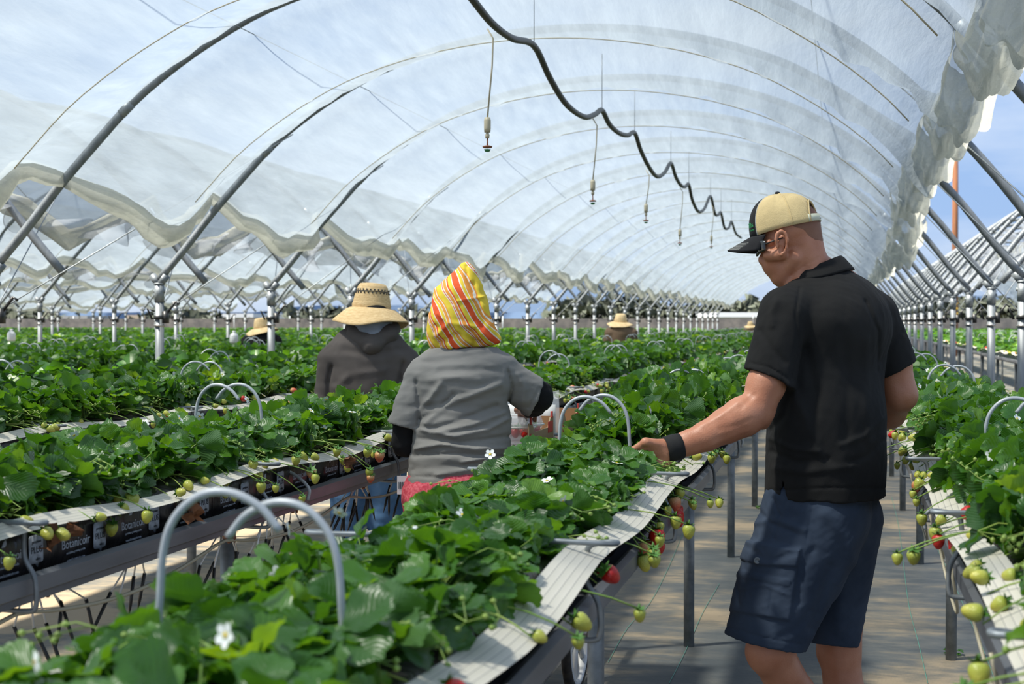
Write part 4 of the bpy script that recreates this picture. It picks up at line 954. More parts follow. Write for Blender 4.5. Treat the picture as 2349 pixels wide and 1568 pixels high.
for a in [(872, 1037, 4.45, 'half', .036), (848, 1074, 4.4, 'unripe', .028), (851, 1087, 4.4, 'half', .028), (303, 1135, 3.2, 'unripe', .040), (270, 1130, 3.2, 'unripe', .028), (257, 1200, 3.1, 'unripe', .032), (518, 1120, 3.65, 'unripe', .026), (519, 1093, 3.65, 'unripe', .026), (582, 1055, 3.8, 'unripe', .030), (610, 1053, 3.85, 'unripe', .026),
          (774, 1026, 4.2, 'unripe', .028), (844, 1028, 4.35, 'unripe', .030), (680, 1045, 4.0, 'unripe', .030), (694, 1133, 3.9, 'unripe', .022)]: fruit(*a, '2', (.2, .2, 0))
# withered brown leaves caught under the tape
M['dead'] = mat('withered leaf', (.22, .08, .025), .85, col2=(.10, .04, .015), nscale=20, bump=.5)
for i, (px, py, d, s) in enumerate([(115, 1232, 2.75, .045), (432, 1150, 3.45, .04), (448, 1175, 3.43, .045), (165, 1215, 2.85, .03), (800, 1060, 4.2, .03)]):
    p = at(px, py, d); r2 = np.random.RandomState(i); G = [[(p[0] + .012 * r2.randn(), p[1] + s * (u - .5) * 1.3, p[2] + s * (v - .5) * 1.1 + .004 * r2.randn()) for v in np.linspace(0, 1, 5)] for u in np.linspace(0, 1, 6)]
    m = MB(); m.grid(G); tag(m.obj('withered_leaf', 'dead'), ['curled orange-brown withered leaf at far left under the cream tape', 'withered brown leaf hanging below the tape, upper of the pair', 'withered brown leaf hanging below the tape, lower of the pair', 'small withered leaf right of the far left one', 'withered leaf on the bag left of the woman'][i], 'leaf')
# ------------------------------------------------------------------ people
def skin_mat(name, c1, c2, stub=None):
    m = mat(name, c1, .48, col2=c2, nscale=14, bump=.12, bscale=220); b = m.node_tree.nodes['Principled BSDF']
    b.inputs['Subsurface Weight'].default_value = .10; b.inputs['Subsurface Radius'].default_value = (.02, .008, .004); b.inputs['Subsurface Scale'].default_value = .5; return m
M['skin'] = skin_mat('tanned skin', (.40, .155, .080), (.48, .21, .12))
M['skinb'] = skin_mat('brown skin', (.20, .085, .045), (.25, .11, .06))
def cloth(name, c1, c2, ns=8, bs=300, b=.10, rough=.9, stretch=None, sheen=.0): return mat(name, c1, rough, spec=.25, col2=c2, nscale=ns, bump=b, bscale=bs, stretch=stretch, sheen=sheen)
M['polo'] = cloth('black pique', (.0085, .0085, .0085), (.015, .0145, .014), 6, 600, .12)
M['navy'] = cloth('navy cotton', (.022, .034, .058), (.036, .052, .082), 9, 400, .04)
M['capk'] = cloth('black cap cloth', (.012, .012, .014), (.02, .02, .022)); M['mesh'] = mat('tan cap mesh', (.62, .48, .24), .85, col2=(.52, .40, .20), nscale=30, bump=.3, bscale=500)
M['strap'] = mat('pale strap', (.50, .52, .40), .5); M['stitch'] = mat('stitch', (.5, .5, .46), .8); M['lens'] = mat('dark lens', (.006, .008, .007), .08, spec=.8)
M['greylogo'] = mat('green embroidery', (.03, .30, .10), .7); M['band'] = cloth('black wrist wrap', (.012, .012, .013), (.02, .02, .02))
M['stubble'] = None
def stub_mat():
    "shaved scalp: greyer skin above and behind the ear; fades by height on the head"
    m = skin_mat('shaved skin', (.36, .135, .070), (.44, .18, .10)); return m
BASE = 4.08
def P(px, py, dd=0.): return at(px, py, BASE + dd)
def seg_mesh(polys): pass
# directions for the man (image-right, depth) -> world
def dirw(r, f, u=0): return r * RV + f * np.array([-_s, _c, 0]) + u * np.array([0, 0, 1.])
FRONT = dirw(-.75, .66); LEFTD = dirw(-.66, -.75)
def man():
    foot = P(1915, 1890, 0); root = thing('person', 'man in tan and black cap, black polo and navy cargo shorts reaching into the plants', 'person', (foot[0], foot[1], 0))
    # ---------------- body
    lo = np.minimum(np.minimum(P(1440, 430, -.35), P(2130, 1960, -.35)), np.minimum(P(1440, 430, .6), P(2130, 1960, .6))); hi = np.maximum(np.maximum(P(1440, 430, -.35), P(2130, 430, -.35)), np.maximum(P(1440, 430, .6), P(2130, 430, .6)))
    lo[2] = 0.02; hi[2] += .02
    B = SDF(lo, hi, .0042)
    # torso core
    B.ell(P(1915, 770, .02), (.165, .105, .20), (LEFTD, FRONT, (0, 0, 1)), .03).ell(P(1893, 1010, 0), (.14, .10, .18), (LEFTD, FRONT, (0, 0, 1)), .05).ell(P(1893, 1160, 0), (.13, .085, .11), (LEFTD, FRONT, (0, 0, 1)), .05)
    B.cone(P(1875, 640, .02), P(1808, 715, -.10), .055, .05, .04).cone(P(1885, 640, .02), P(2000, 722, .12), .055, .05, .04)
    # neck, head
    B.cone(P(1843, 560, 0), P(1862, 650, .02), .050, .062, .02)
    A_ = dirw(.90, 0, .43)  # along head, back-up ; face points down-left
    B.ell(P(1815, 521, 0), (.083, .070, .074), (dirw(.93, 0, .36), dirw(0, 1, 0), dirw(-.36, 0, .93)), .012)
    B.cone(P(1844, 545, 0), P(1848, 590, 0), .047, .050, .02)
    B.cone(P(1795, 560, 0), P(1779, 606, 0), .056, .038, .018, dirw(0, 1), 1.0)
    B.cone(P(1775, 606, 0), P(1786, 634, 0), .030, .021, .012)
    for s in (-1, 1):
        B.cone(P(1822, 592, .050 * s), P(1792, 634, .016 * s), .021, .017, .016)      # jaw
        B.cone(P(1763, 585, .036 * s), P(1788, 582, .055 * s), .017, .019, .014)      # cheekbone
        B.cone(P(1755, 556, .020 * s), P(1765, 556, .045 * s), .010, .010, .010)      # brow
        B.ell(P(1760, 571, .032 * s), (.010, .012, .010), None, .006)
        B.cone(P(1840, 560, .040 * s), P(1868, 640, .02 + .04 * s), .022, .024, .02)  # neck muscles
        B.cone(P(1825, 580, .045 * s), P(1838, 655, .03 * s + .0), .014, .016, .012)
    B.cone(P(1756, 572, 0), P(1748, 594, 0), .0085, .0105, .008).ell(P(1749, 600, 0), (.0105, .011, .0085), None, .005)
    for s in (-1, 1): B.ell(P(1754, 602, .010 * s), (.008, .006, .006), None, .004)
    B.ell(P(1765, 614, 0), (.012, .020, .006), None, .006).ell(P(1768, 622, 0), (.0105, .018, .0055), None, .005)
    B.ell(P(1783, 637, 0), (.015, .016, .012), None, .010)
    B.cone(P(1805, 640, 0), P(1838, 640, .01), .026, .040, .03)
    # ear (near side): helix ring, lobe, bowl
    for s in (-1, 1):
        dd = .073 * s; e = [(1784, 566), (1780, 549), (1783, 535), (1792, 529), (1801, 535), (1806, 550), (1804, 568), (1798, 580), (1792, 585)]
        B.ell(P(1794, 556, dd * .93), (.014, .008, .026), (dirw(.98, 0, -.15), dirw(0, 1), dirw(.15, 0, .98)), .006)
        B.chain([(P(x, y, dd + .004 * s + .006 * s * math.sin(i * .4)), .0052 - (.0008 if i > 5 else 0)) for i, (x, y) in enumerate(e)], .004)
        B.ell(P(1791, 556, dd + .010 * s), (.0075, .008, .014), None, .003, sub=True); B.ell(P(1789, 566, dd + .006 * s), (.005, .009, .006), None, .003, sub=True)
        B.ell(P(1793, 582, dd + .001), (.0055, .006, .007), None, .004)
    # neck creases
    B.fold([(1815, 632), (1845, 610), (1880, 590)], 2.4, -.0016, BASE).fold([(1830, 640), (1858, 612), (1893, 600)], 2.4, -.0014, BASE)
    # left arm
    B.chain([(P(1806, 720, -.12), .046), (P(1782, 800, -.135), .050), (P(1758, 880, -.150), .050), (P(1737, 940, -.165), .046)], .02)
    B.cone(P(1752, 880, -.165), P(1742, 915, -.175), .040, .036, .02)        # biceps
    B.chain([(P(1737, 940, -.165), .046), (P(1705, 955, -.18), .053), (P(1665, 976, -.19), .046), (P(1620, 1000, -.20), .0385), (P(1580, 1015, -.205), .032), (P(1550, 1026, -.21), .030)], .018, dirw(0, 1), 1.12)
    B.ell(P(1749, 968, -.15), (.020, .02, .020), None, .015)
    B.fold([(1690, 925), (1650, 955), (1610, 975)], 5, .0022, BASE).fold([(1720, 985), (1680, 1000), (1600, 1035)], 5, .0018, BASE).fold([(1730, 905), (1700, 935)], 6, -.0025, BASE).fold([(1725, 960), (1690, 975), (1650, 985)], 6, -.002, BASE)
    # left hand: back of the hand to the camera, fingers curling down into the leaves
    B.cone(P(1548, 1028, -.21), P(1520, 1034, -.22), .028, .030, .012, dirw(0, 1), 1.35)
    kn = [(1481, 1014, -.245), (1476, 1029, -.232), (1478, 1044, -.220), (1486, 1058, -.212)]
    for i, (x, y, dd) in enumerate(kn):
        B.cone(P(1530, 1022 + 7 * i, -.222), P(x, y, dd), .017, .0125, .008)
        B.ell(P(x, y, dd - .003), (.0125, .012, .0115), None, .006)
        L1 = (.042, .046, .043, .034)[i]; k1 = P(x, y, dd); a1 = k1 + dirw(-.80, .30, -.52) * L1; a2 = a1 + dirw(-.25, .35, -.90) * L1 * .62; a3 = a2 + dirw(.25, .30, -.90) * L1 * .5
        B.cone(k1, a1, .0105, .0092, .003).cone(a1, a2, .0092, .0083, .002).cone(a2, a3, .0083, .0070, .002)
        B.fold([(x + 4, y), (x + 45, 1021 + 8 * i)], 3.0, .0012, BASE)
    th = [P(1530, 1055, -.215), P(1506, 1068, -.235), P(1488, 1078, -.25), P(1474, 1082, -.262)]
    B.chain([(th[0], .016), (th[1], .0135), (th[2], .0110), (th[3], .0088)], .006)
    # right arm: bent, forearm forward
    R3 = [P(2010, 735, .12), P(2045, 820, .12), P(2064, 905, .12), P(2040, 945, .20), P(1990, 975, .33), P(1965, 985, .40), P(1955, 992, .45)]
    B.chain([(R3[0], .052), (R3[1], .055), (R3[2], .048), (R3[3], .047), (R3[4], .036), (R3[5], .030)], .02)
    B.ell(P(2078, 912, .115), (.024, .024, .024), None, .015)
    for i in range(4):
        k0 = R3[6] + dirw(-.02 + 0, .03, .022 - .017 * i); B.cone(R3[5], k0, .024, .014, .01); k1 = k0 + dirw(-.5, .8, -.2) * .038; k2 = k1 + dirw(-.7, .2, -.6) * .028; k3 = k2 + dirw(-.1, -.7, -.6) * .02
        B.cone(k0, k1, .0108, .0095, .003).cone(k1, k2, .0095, .0085, .002).cone(k2, k3, .0085, .007, .002)
    B.chain([(R3[5], .018), (R3[6] + dirw(-.05, .01, .03), .013), (R3[6] + dirw(-.08, .04, .02), .0095)], .006)
    # legs
    fl = lambda px, dd: P(px, 738 + CAMZ * FPX / (BASE + dd), dd)
    kL = P(1766, 1492, -.09); aL = fl(1893, .04) + np.array([0, 0, .085]); kR = P(1926, 1492, .10); aR = fl(1937, .12) + np.array([0, 0, .085])
    B.cone(P(1850, 1200, -.055), kL, .082, .062, .03).cone(P(1935, 1200, .07), kR, .085, .060, .03)
    mid = kL * .68 + aL * .32
    B.chain([(kL, .062), (mid + dirw(.022, .012), .060), (kL * .4 + aL * .6 + dirw(.012, 0), .047), (aL, .034)], .02).ell(kL + dirw(-.012, -.01, .0), (.052, .05, .060), None, .02)
    mid = kR * .68 + aR * .32
    B.chain([(kR, .058), (mid + dirw(.006, -.012), .058), (kR * .4 + aR * .6, .046), (aR, .034)], .02).ell(kR + dirw(-.012, .01), (.050, .05, .058), None, .02)
    for a in (aL, aR): B.chain([(a, .034), (a + dirw(-.06, .05, -.03), .030), (a + dirw(-.13, .10, -.055), .022)], .02).cone(a, a + dirw(.02, -.02, -.045), .03, .026, .02)
    B.wob(.0006, 60, 3)
    body = link('body', B.mesh('body', 'skin', 1), root)
    St = B.blank(); St.D = B.D - .0014; reg = B.blank().ell(P(1862, 512, 0), (.062, .085, .062), (dirw(.9, 0, -.4), dirw(0, 1), dirw(.4, 0, .9)), 0); reg.ell(P(1835, 512, 0), (.06, .085, .035), None, .01); St.D = np.maximum(St.D, reg.D)
    stb = mat('shaved stubble', (.13, .085, .065), .9, alpha=.40, col2=(.20, .14, .11), nscale=300); link('stubble', St.mesh('stubble', stb, 0), root)
    # ---------------- shoes and socks
    for i, a in enumerate((aL, aR)):
        S = SDF(a - .26, a + .26, .005); z0 = -a[2]
        S.chain([(a + dirw(.03, -.025, -.05), .038), (a + dirw(-.05, .04, -.045), .043), (a + dirw(-.15, .115, -.055), .038)], .03, (0, 0, 1), 1.0).cone(a + dirw(0, 0, -.02), a + dirw(0, 0, .03), .046, .044, .02)
        S.cut(a + np.array([0, 0, -.083]), (0, 0, -1)); sh = link('shoe', S.mesh('shoe', 'black', 1), root)
    # ---------------- shorts
    lo2 = np.minimum(P(1640, 1100, -.3), P(1640, 1520, -.3)); lo2 = np.minimum(lo2, P(1640, 1520, .35)); hi2 = np.maximum(P(2060, 1100, .35), P(2060, 1100, -.3))
    lo2 = np.minimum(lo2, P(2060, 1520, -.3)); hi2 = np.maximum(hi2, P(1640, 1100, .35))
    G = SDF(lo2 - .01, hi2 + .01, .0040); A = G.blank(); Rr = G.blank()
    A.cone(P(1868, 1185, -.045), P(1752, 1475, -.085), .155, .1125, .03, dirw(.25, 1), 1.22)
    A.cut(P(1748, 1470, -.08), dirw(-.20, .0, -.98))
    Rr.cone(P(1925, 1190, .06), P(1903, 1490, .085), .125, .080, .03, dirw(.2, 1), 1.1).cut(P(1912, 1472, .08), dirw(-.11, 0, -.99))
    A.merge(Rr, .012); A.ell(P(1890, 1165, .0), (.162, .125, .15), (LEFTD, FRONT, (0, 0, 1)), .03)
    A.cut(P(1890, 1105, 0), (0, 0, 1))
    A.patch([(1710, 1238), (1835, 1262), (1812, 1424), (1672, 1400), (1684, 1300)], .0085, 5, BASE)          # cargo pocket
    A.patch([(1708, 1236), (1838, 1258), (1828, 1300), (1742, 1296), (1686, 1278)], .0085, 4, BASE)       # flap
    A.patch([(1684, 1305), (1816, 1330), (1812, 1345), (1680, 1320)], .004, 4, BASE)                      # band
    A.patch([(1868, 1130), (1985, 1135), (1982, 1152), (1925, 1160), (1868, 1148)], .006, 4, BASE + .05)  # rear flap
    for f, w, a in [([(1712, 1232), (1840, 1256)], 2.2, .002), ([(1665, 1437), (1745, 1460), (1838, 1478)], 2.2, -.0022), ([(1866, 1140), (1850, 1240)], 2.6, -.0022), ([(1773, 1142), (1788, 1182), (1775, 1235)], 2.4, -.003), ([(1808, 1142), (1790, 1182)], 2.4, -.002),
                    ([(1725, 1200), (1780, 1190), (1845, 1215)], 7, .0035), ([(1700, 1245), (1760, 1285), (1830, 1268)], 6, -.002), ([(1735, 1165), (1770, 1200), (1830, 1225)], 5, -.003), ([(1865, 1260), (1840, 1300), (1830, 1380)], 9, -.004), ([(1900, 1180), (1940, 1230), (1960, 1290)], 16, .006),
                    ([(1855, 1400), (1830, 1440), (1790, 1460)], 8, -.003), ([(1700, 1350), (1750, 1340), (1810, 1365)], 4, .002), ([(1692, 1345), (1696, 1385)], 3, -.002), ([(1770, 1355), (1764, 1400)], 3, -.002), ([(1905, 1300), (1880, 1380), (1860, 1440)], 12, -.006), ([(1960, 1240), (1930, 1340), (1925, 1440)], 14, .005),
                    ([(1728, 1270), (1745, 1252), (1760, 1275)], 4, -.0018), ([(1780, 1285), (1800, 1270), (1828, 1262)], 4, -.0018)]: A.fold(f, w, a * 1.5, BASE + .12)
    A.wob(.0022, 34, 7, (1, 1, .6)).wob(.0008, 110, 8)
    # hollow the legs so the hems are open
    H = A.blank(); H.cone(P(1800, 1440, -.075), P(1748, 1540, -.085), .070, .086, 0).cone(P(1912, 1440, .085), P(1905, 1540, .085), .055, .062, 0); A.D = np.maximum(A.D, -H.D)
    sh = link('shorts', A.mesh('shorts', 'navy', 1), root)
    for (x, y, dd) in ((1737, 1285, -.21), (1922, 1146, -.115)):
        # find the cloth surface along the view ray
        for q in np.arange(-.32, .3, .002):
            p = P(x, y, q); ii = np.round((p - A.lo) / A.h).astype(int)
            if (ii >= 0).all() and (ii < np.array(A.D.shape)).all() and A.D[tuple(ii)] < 0: dd = q; break
        p = P(x, y, dd - .003); z = Vector(-(p - CAMP)).normalized(); T = Matrix.Translation(Vector(p)) @ z.to_track_quat('Z', 'Y').to_matrix().to_4x4()
        m = MB(); m.lathe([(.0045, 0), (.0085, 0), (.0095, .0012), (.0085, .0026), (.0055, .0022), (.0048, .0010), (0, .0010)], 20, T=T); m.obj('button', 'galv', sh)
    # ---------------- polo shirt
    lo3 = np.minimum(P(1700, 570, -.3), P(1700, 1160, -.3)); hi3 = np.maximum(P(2120, 570, .4), P(2120, 570, -.3)); lo3 = np.minimum(lo3, P(1700, 1160, .4)); hi3 = np.maximum(hi3, P(1700, 570, .4)); lo3 = np.minimum(lo3, P(2120, 1160, -.3))
    Tt = SDF(lo3 - .01, hi3 + .01, .0042); F2 = FRONT
    Tt.cone(P(1912, 775, .02), P(1896, 960, .0), .196, .184, .05, F2, 1.42).cone(P(1896, 960, .0), P(1892, 1160, .0), .182, .187, .04, F2, 1.12)
    Tt.ell(P(1925, 745, -.01), (.185, .125, .125), (LEFTD, FRONT, (0, 0, 1)), .05)
    Tt.cone(P(1870, 668, .015), P(1805, 712, -.105), .056, .066, .04).cone(P(1892, 660, .02), P(2000, 718, .12), .058, .066, .04).cone(P(1878, 668, .015), P(1885, 710, .02), .070, .11, .04)
    Tt.cut(P(1890, 1137, 0), dirw(-.01, 0, -1))
    SL = Tt.blank(); SL.cone(P(1800, 722, -.115), P(1762, 875, -.145), .074, .073, .03); SL.cut(P(1762, 865, -.145), dirw(-.36, -.05, -.93))
    SR = Tt.blank(); SR.cone(P(2003, 728, .12), P(2062, 872, .12), .073, .066, .03); SR.cut(P(2060, 845, .12), dirw(.47, .0, -.87))
    Tt.merge(SL, .014).merge(SR, .014)
    NH = Tt.blank().cone(P(1862, 560, .01), P(1870, 630, .015), .060, .060, 0); Tt.D = np.maximum(Tt.D, -NH.D)
    h1 = Tt.blank().cone(P(1770, 860, -.14), P(1745, 930, -.15), .060, .062, 0).cone(P(2052, 850, .12), P(2075, 905, .12), .056, .056, 0); Tt.D = np.maximum(Tt.D, -h1.D)
    vent = Tt.blank(); 
    for f, w, a in [([(1722, 832), (1765, 842), (1808, 868)], 2.5, -.0022), ([(1835, 660), (1825, 720), (1832, 800), (1815, 870)], 3, -.0025), ([(1780, 690), (1768, 720), (1770, 745)], 9, .004), ([(1985, 690), (2015, 760), (2012, 850)], 4, -.004), ([(1765, 1125), (1900, 1118), (2030, 1120)], 2.5, -.002),
                    ([(1810, 890), (1850, 960), (1880, 1050)], 14, .005), ([(1850, 800), (1870, 900), (1860, 1010)], 12, -.005), ([(1930, 760), (1945, 880), (1940, 1010)], 14, -.0035), ([(1990, 780), (1985, 900), (1995, 1010)], 12, .004), ([(1765, 1005), (1820, 1030), (1880, 1035)], 6, .003), ([(1770, 1035), (1830, 1060), (1900, 1052)], 7, -.003),
                    ([(1780, 1075), (1850, 1082), (1950, 1070)], 9, .003), ([(2025, 960), (1985, 1000), (1930, 1020)], 7, .0035), ([(2025, 1010), (1990, 1045), (1950, 1060)], 7, -.003), ([(1812, 905), (1800, 950), (1770, 985)], 7, -.004), ([(1745, 760), (1770, 800), (1800, 830)], 8, -.003), ([(2065, 760), (2040, 800), (2020, 830)], 7, -.003)]: Tt.fold(f, w, a * 1.5, BASE + .2)
    Tt.wob(.0030, 22, 5, (1, 1, .35)).wob(.0010, 70, 6)
    vn = Tt.blank(); X_, Y_, d_ = Tt.px(); tri = np.maximum(np.maximum((1795 - X_) * .9 + (Y_ - 1137) * -.0 - 0, -(Y_ - 1104) - 0), np.maximum((X_ - 1812), 0 * X_))
    notch = (np.abs(X_ - 1797) < (Y_ - 1104) * .20) & (Y_ > 1104) & (d_ < BASE); Tt.D = np.where(notch, np.maximum(Tt.D, .004), Tt.D).astype(np.float32)
    shirt = link('polo_shirt', Tt.mesh('polo_shirt', 'polo', 1), root)
    # collar: a folded band around the neck
    n = 48; G_ = []
    for i in range(n + 1):
        th = 2 * math.pi * i / n; c, s = math.cos(th), math.sin(th)
        rowp = []
        for (cx, cy, ax, dz, by, off) in ((1871, 607, 57, .060, .30, 0), (1871, 605, 60, .064, .31, .0), (1874, 609, 64, .069, .28, 0), (1882, 628, 76, .092, .20, 0), (1884, 633, 77, .094, .20, 0), (1880, 634, 70, .084, .2, 0)):
            rowp.append(P(cx + ax * c, cy - by * ax * c * 1.0 + (6 * s if off else 0) + 2 * math.sin(3 * th), .015 + dz * s))
        G_.append(rowp)
    m = MB(); m.grid(G_); cl_ = m.obj('collar', 'polo', shirt)
    # ---------------- wristband
    m = MB(); ax = [P(1562, 1022, -.205), P(1550, 1025, -.208), P(1538, 1028, -.212), P(1526, 1031, -.215)]; m.tube(ax, [.0355, .0365, .0365, .0355], 24); m.obj('wristband', 'band', root)
    # ---------------- cap
    cap = bpy.data.objects.new('cap', None); C.objects.link(cap); cap.parent = root
    _k = .44; _q = math.sqrt(1 - _k * _k); upd = dirw(-.235 * _q, .235 * _k, .972); fwd = dirw(-.972 * _q, .972 * _k, -.235); sid = dirw(_k, _q, 0)   # cap axes: up, front, far side
    c0 = P(1803, 528, 0)
    def cp(f, s, u): return c0 + fwd * f + sid * s + upd * u
    fr, bk, sd_, hh = .105, .102, .083, .107
    def crown(th, ph):   # th 0 front, pi back ; ph 0 rim .. 1 top
        c, s = math.cos(th), math.sin(th); a = fr if c > 0 else bk; t = ph * math.pi / 2; e = .80 if c < 0 else (.70)
        r = math.cos(t) ** e; z = hh * math.sin(t) ** .96 * (1 + .03 * c)
        return cp(a * c * r + .000, sd_ * s * r, z)
    def patch_(t0, t1, name, mt, ntt=24, hole=False):
        V = []; nph = 14; F = []; m = MB()
        for i in range(ntt + 1):
            for j in range(nph + 1): V.append(crown(t0 + (t1 - t0) * i / ntt, j / nph))
        for i in range(ntt):
            for j in range(nph):
                tm = t0 + (t1 - t0) * (i + .5) / ntt; pm = (j + .5) / nph
                if hole:
                    da = (abs(tm - math.pi) / .56) ; hz = math.sin(pm * math.pi / 2)
                    if da < 1 and hz < .62 * math.sqrt(max(0, 1 - da * da)) + .0: continue
                F.append((i * (nph + 1) + j, (i + 1) * (nph + 1) + j, (i + 1) * (nph + 1) + j + 1, i * (nph + 1) + j + 1))
        m.add(V, F); o = m.obj(name, mt, cap); md = o.modifiers.new('s', 'SOLIDIFY'); md.thickness = .0022; md.offset = 1; return o
    fa = R_(50); patch_(-fa, fa, 'front_panel', 'capk', 22); patch_(fa, 2 * math.pi - fa, 'mesh_back', 'mesh', 72, True)
    m = MB(); m.lathe([(0, .008), (.006, .007), (.008, .002), (.006, -.002)], 12, T=Matrix.Translation(Vector(cp(0, 0, hh)))); m.obj('top_button', 'capk', cap)
    m = MB(); 
    hl = [(math.pi - .56 * math.cos(a), .0 + math.asin(min(1, max(0, .62 * math.sin(a)))) / (math.pi / 2)) for a in np.linspace(0, math.pi, 18)]
    m.tube([crown(t, p) + 0 for t, p in hl], .0028, 6); m.obj('hole_trim', 'mesh', cap)
    # seams on the mesh and band
    for th in (R_(115), R_(245)): m = MB(); m.tube([crown(th, p) for p in np.linspace(0, .97, 14)], .0022, 5); m.obj('seam', 'mesh', cap)
    for th in (fa, -fa): m = MB(); m.tube([crown(th, p) for p in np.linspace(0, .97, 14)], .0012, 5); m.obj('stitching', 'stitch', cap)
    V = []; 
    for i in range(17):
        th = math.pi - .62 + 1.24 * i / 16; a = cp(bk * math.cos(th) * 1.01, sd_ * math.sin(th) * 1.01, .001); b_ = cp(bk * math.cos(th) * 1.0, sd_ * math.sin(th) * 1.0, .022); V.append([a, b_])
    m = MB(); m.grid(V); o = m.obj('snap_strap', 'strap', cap); md = o.modifiers.new('s', 'SOLIDIFY'); md.thickness = .002
    for q in (-.42, -.36):
        th = math.pi + q; pos = cp(bk * math.cos(th) * 1.03, sd_ * math.sin(th) * 1.03, .012); mh = MB(); mh.lathe([(0, -.0015), (.0018, -.001), (.0018, .001), (0, .0015)], 8, T=Matrix.Translation(Vector(pos))); mh.obj('snap_hole', 'dark', o)
    # brim
    V = []; nb = 26
    for i in range(nb + 1):
        a = -1.18 + 2.36 * i / nb; c, s = math.cos(a), math.sin(a); row = []
        for j in range(9):
            t = j / 8; f = fr * c + t * (.075 * (max(0, math.cos(a * 1.18)) ** .6)); ss = sd_ * s * (1 + .06 * t); row.append(cp(f, ss, .004 - .018 * t - 4.6 * ss * ss * (.35 + .65 * t) * 1.0 + .0))
        V.append(row)
    m = MB(); m.grid(V); br = m.obj('brim', 'capk', cap); md = br.modifiers.new('s', 'SOLIDIFY'); md.thickness = .004; md.offset = 0
    for t in (.80, .86, .92, .5, .62, .74):
        P_ = []
        for i in range(nb + 1): a = np.array(V[i]); q = t * 8; k = int(q); P_.append(a[k] * (1 - q + k) + a[k + 1] * (q - k) + upd * .0028)
        m = MB(); m.tube(P_, .0005, 4); m.obj('stitching', 'stitch', br)
    # green embroidery on the near edge of the front panel
    me1 = text_mesh('ills', .020, 'greylogo'); me2 = text_mesh('Farms', .008, 'greylogo')
    nrm = Vector(-(sid)) * .80 + Vector(fwd) * .60; nrm.normalize(); zz = Vector(upd); xx = zz.cross(nrm); Tm = Matrix((xx, zz, nrm)).transposed().to_4x4()
    for me, u in ((me1, .027), (me2, .017)):
        o = link('embroidery', me, cap); th = -R_(40); b_ = cp(fr * math.cos(th) * .985, sd_ * math.sin(th) * .985, u); o.matrix_local = Matrix.Translation(Vector(b_) + nrm * .004) @ Tm
    # ---------------- sunglasses
    gl = bpy.data.objects.new('sunglasses', None); C.objects.link(gl); gl.parent = root
    for s in (-1, 1):
        V = []
        for i in range(9):
            for j in range(7):
                a = i / 8; b2 = j / 6; x = 1736 + 19 * a ** 2 ; y = 552 + 36 * b2 * (1 - .40 * a); V.append(P(x + 2.5 * (b2 - .3) ** 2, y, s * (.008 + .056 * a ** .8)))
        m = MB(); m.grid(np.array(V).reshape(9, 7, 3)); o = m.obj('lens', 'lens', gl); md = o.modifiers.new('s', 'SOLIDIFY'); md.thickness = .003
        m = MB(); m.tube([P(1755, 560, .066 * s), P(1772, 553, .073 * s), P(1796, 545, .0765 * s)], .0022, 6); m.obj('temple', 'black', gl)
    m = MB(); m.tube([P(1741, 562, -.012), P(1739, 560, 0), P(1741, 562, .012)], .002, 6); m.obj('bridge', 'black', gl)
    # short grey-blond stubble over the skull, just off the skin
    world_children(root); return root
man()
M['tee'] = cloth('washed grey jersey', (.185, .18, .168), (.24, .233, .218), 5, 420, .07)
M['redp'] = cloth('red marl knit', (.42, .035, .06), (.60, .13, .16), 120, 400, .1); M['blackc'] = cloth('black sleeve', (.008, .008, .009), (.014, .014, .015))
M['hood'] = cloth('charcoal fleece', (.072, .062, .057), (.10, .088, .082), 7, 400, .1); M['hoodl'] = cloth('faded blue grey cotton', (.20, .23, .28), (.28, .31, .36), 12, 300, .1)
M['jean'] = cloth('blue denim', (.055, .13, .26), (.13, .24, .40), 9, 500, .12); M['brownc'] = cloth('brown shirt', (.14, .095, .06), (.18, .12, .08))
def scarf_mat():
    m = bpy.data.materials.new('striped scarf'); m.use_nodes = True; nt = m.node_tree; b = nt.nodes['Principled BSDF']; L = nt.links.new
    tc = nd(nt, 'ShaderNodeTexCoord'); mp = nd(nt, 'ShaderNodeMapping'); L(tc.outputs['Object'], mp.inputs[0])
    mp.inputs['Rotation'].default_value = (0, R_(33), 0)
    n = nd(nt, 'ShaderNodeTexNoise', Scale=3.2, Detail=2); L(tc.outputs['Object'], n.inputs['Vector'])
    vm = nd(nt, 'ShaderNodeVectorMath', _operation='MULTIPLY_ADD'); vm.inputs[1].default_value = (.10, .10, .10); L(n.outputs['Color'], vm.inputs[0]); L(mp.outputs[0], vm.inputs[2])
    sp = nd(nt, 'ShaderNodeSeparateXYZ'); L(vm.outputs[0], sp.inputs[0]); ml = nd(nt, 'ShaderNodeMath', _operation='MULTIPLY', i1=9.6); L(sp.outputs[0], ml.inputs[0]); fr = nd(nt, 'ShaderNodeMath', _operation='FRACT'); L(ml.outputs[0], fr.inputs[0])
    O, Y, W_, A = (.72, .085, .012), (.76, .56, .035), (.75, .70, .60), (.78, .30, .04)
    st = [(0, O), (.17, W_), (.20, Y), (.27, W_), (.29, A), (.37, W_), (.40, A), (.43, Y), (.62, W_), (.645, O), (.67, W_), (.70, A), (.79, W_), (.82, O), (.86, Y), (.97, W_)]
    r = ramp(nt, st, 'CONSTANT'); L(fr.outputs[0], r.inputs[0]); L(r.outputs[0], b.inputs['Base Color']); b.inputs['Roughness'].default_value = .8
    n2 = nd(nt, 'ShaderNodeTexNoise', Scale=26., Detail=3); L(tc.outputs['Object'], n2.inputs['Vector']); bp = nd(nt, 'ShaderNodeBump', Strength=.3, Distance=.006); L(n2.outputs[0], bp.inputs['Height']); L(bp.outputs[0], b.inputs['Normal']); return m
M['scarf'] = scarf_mat()
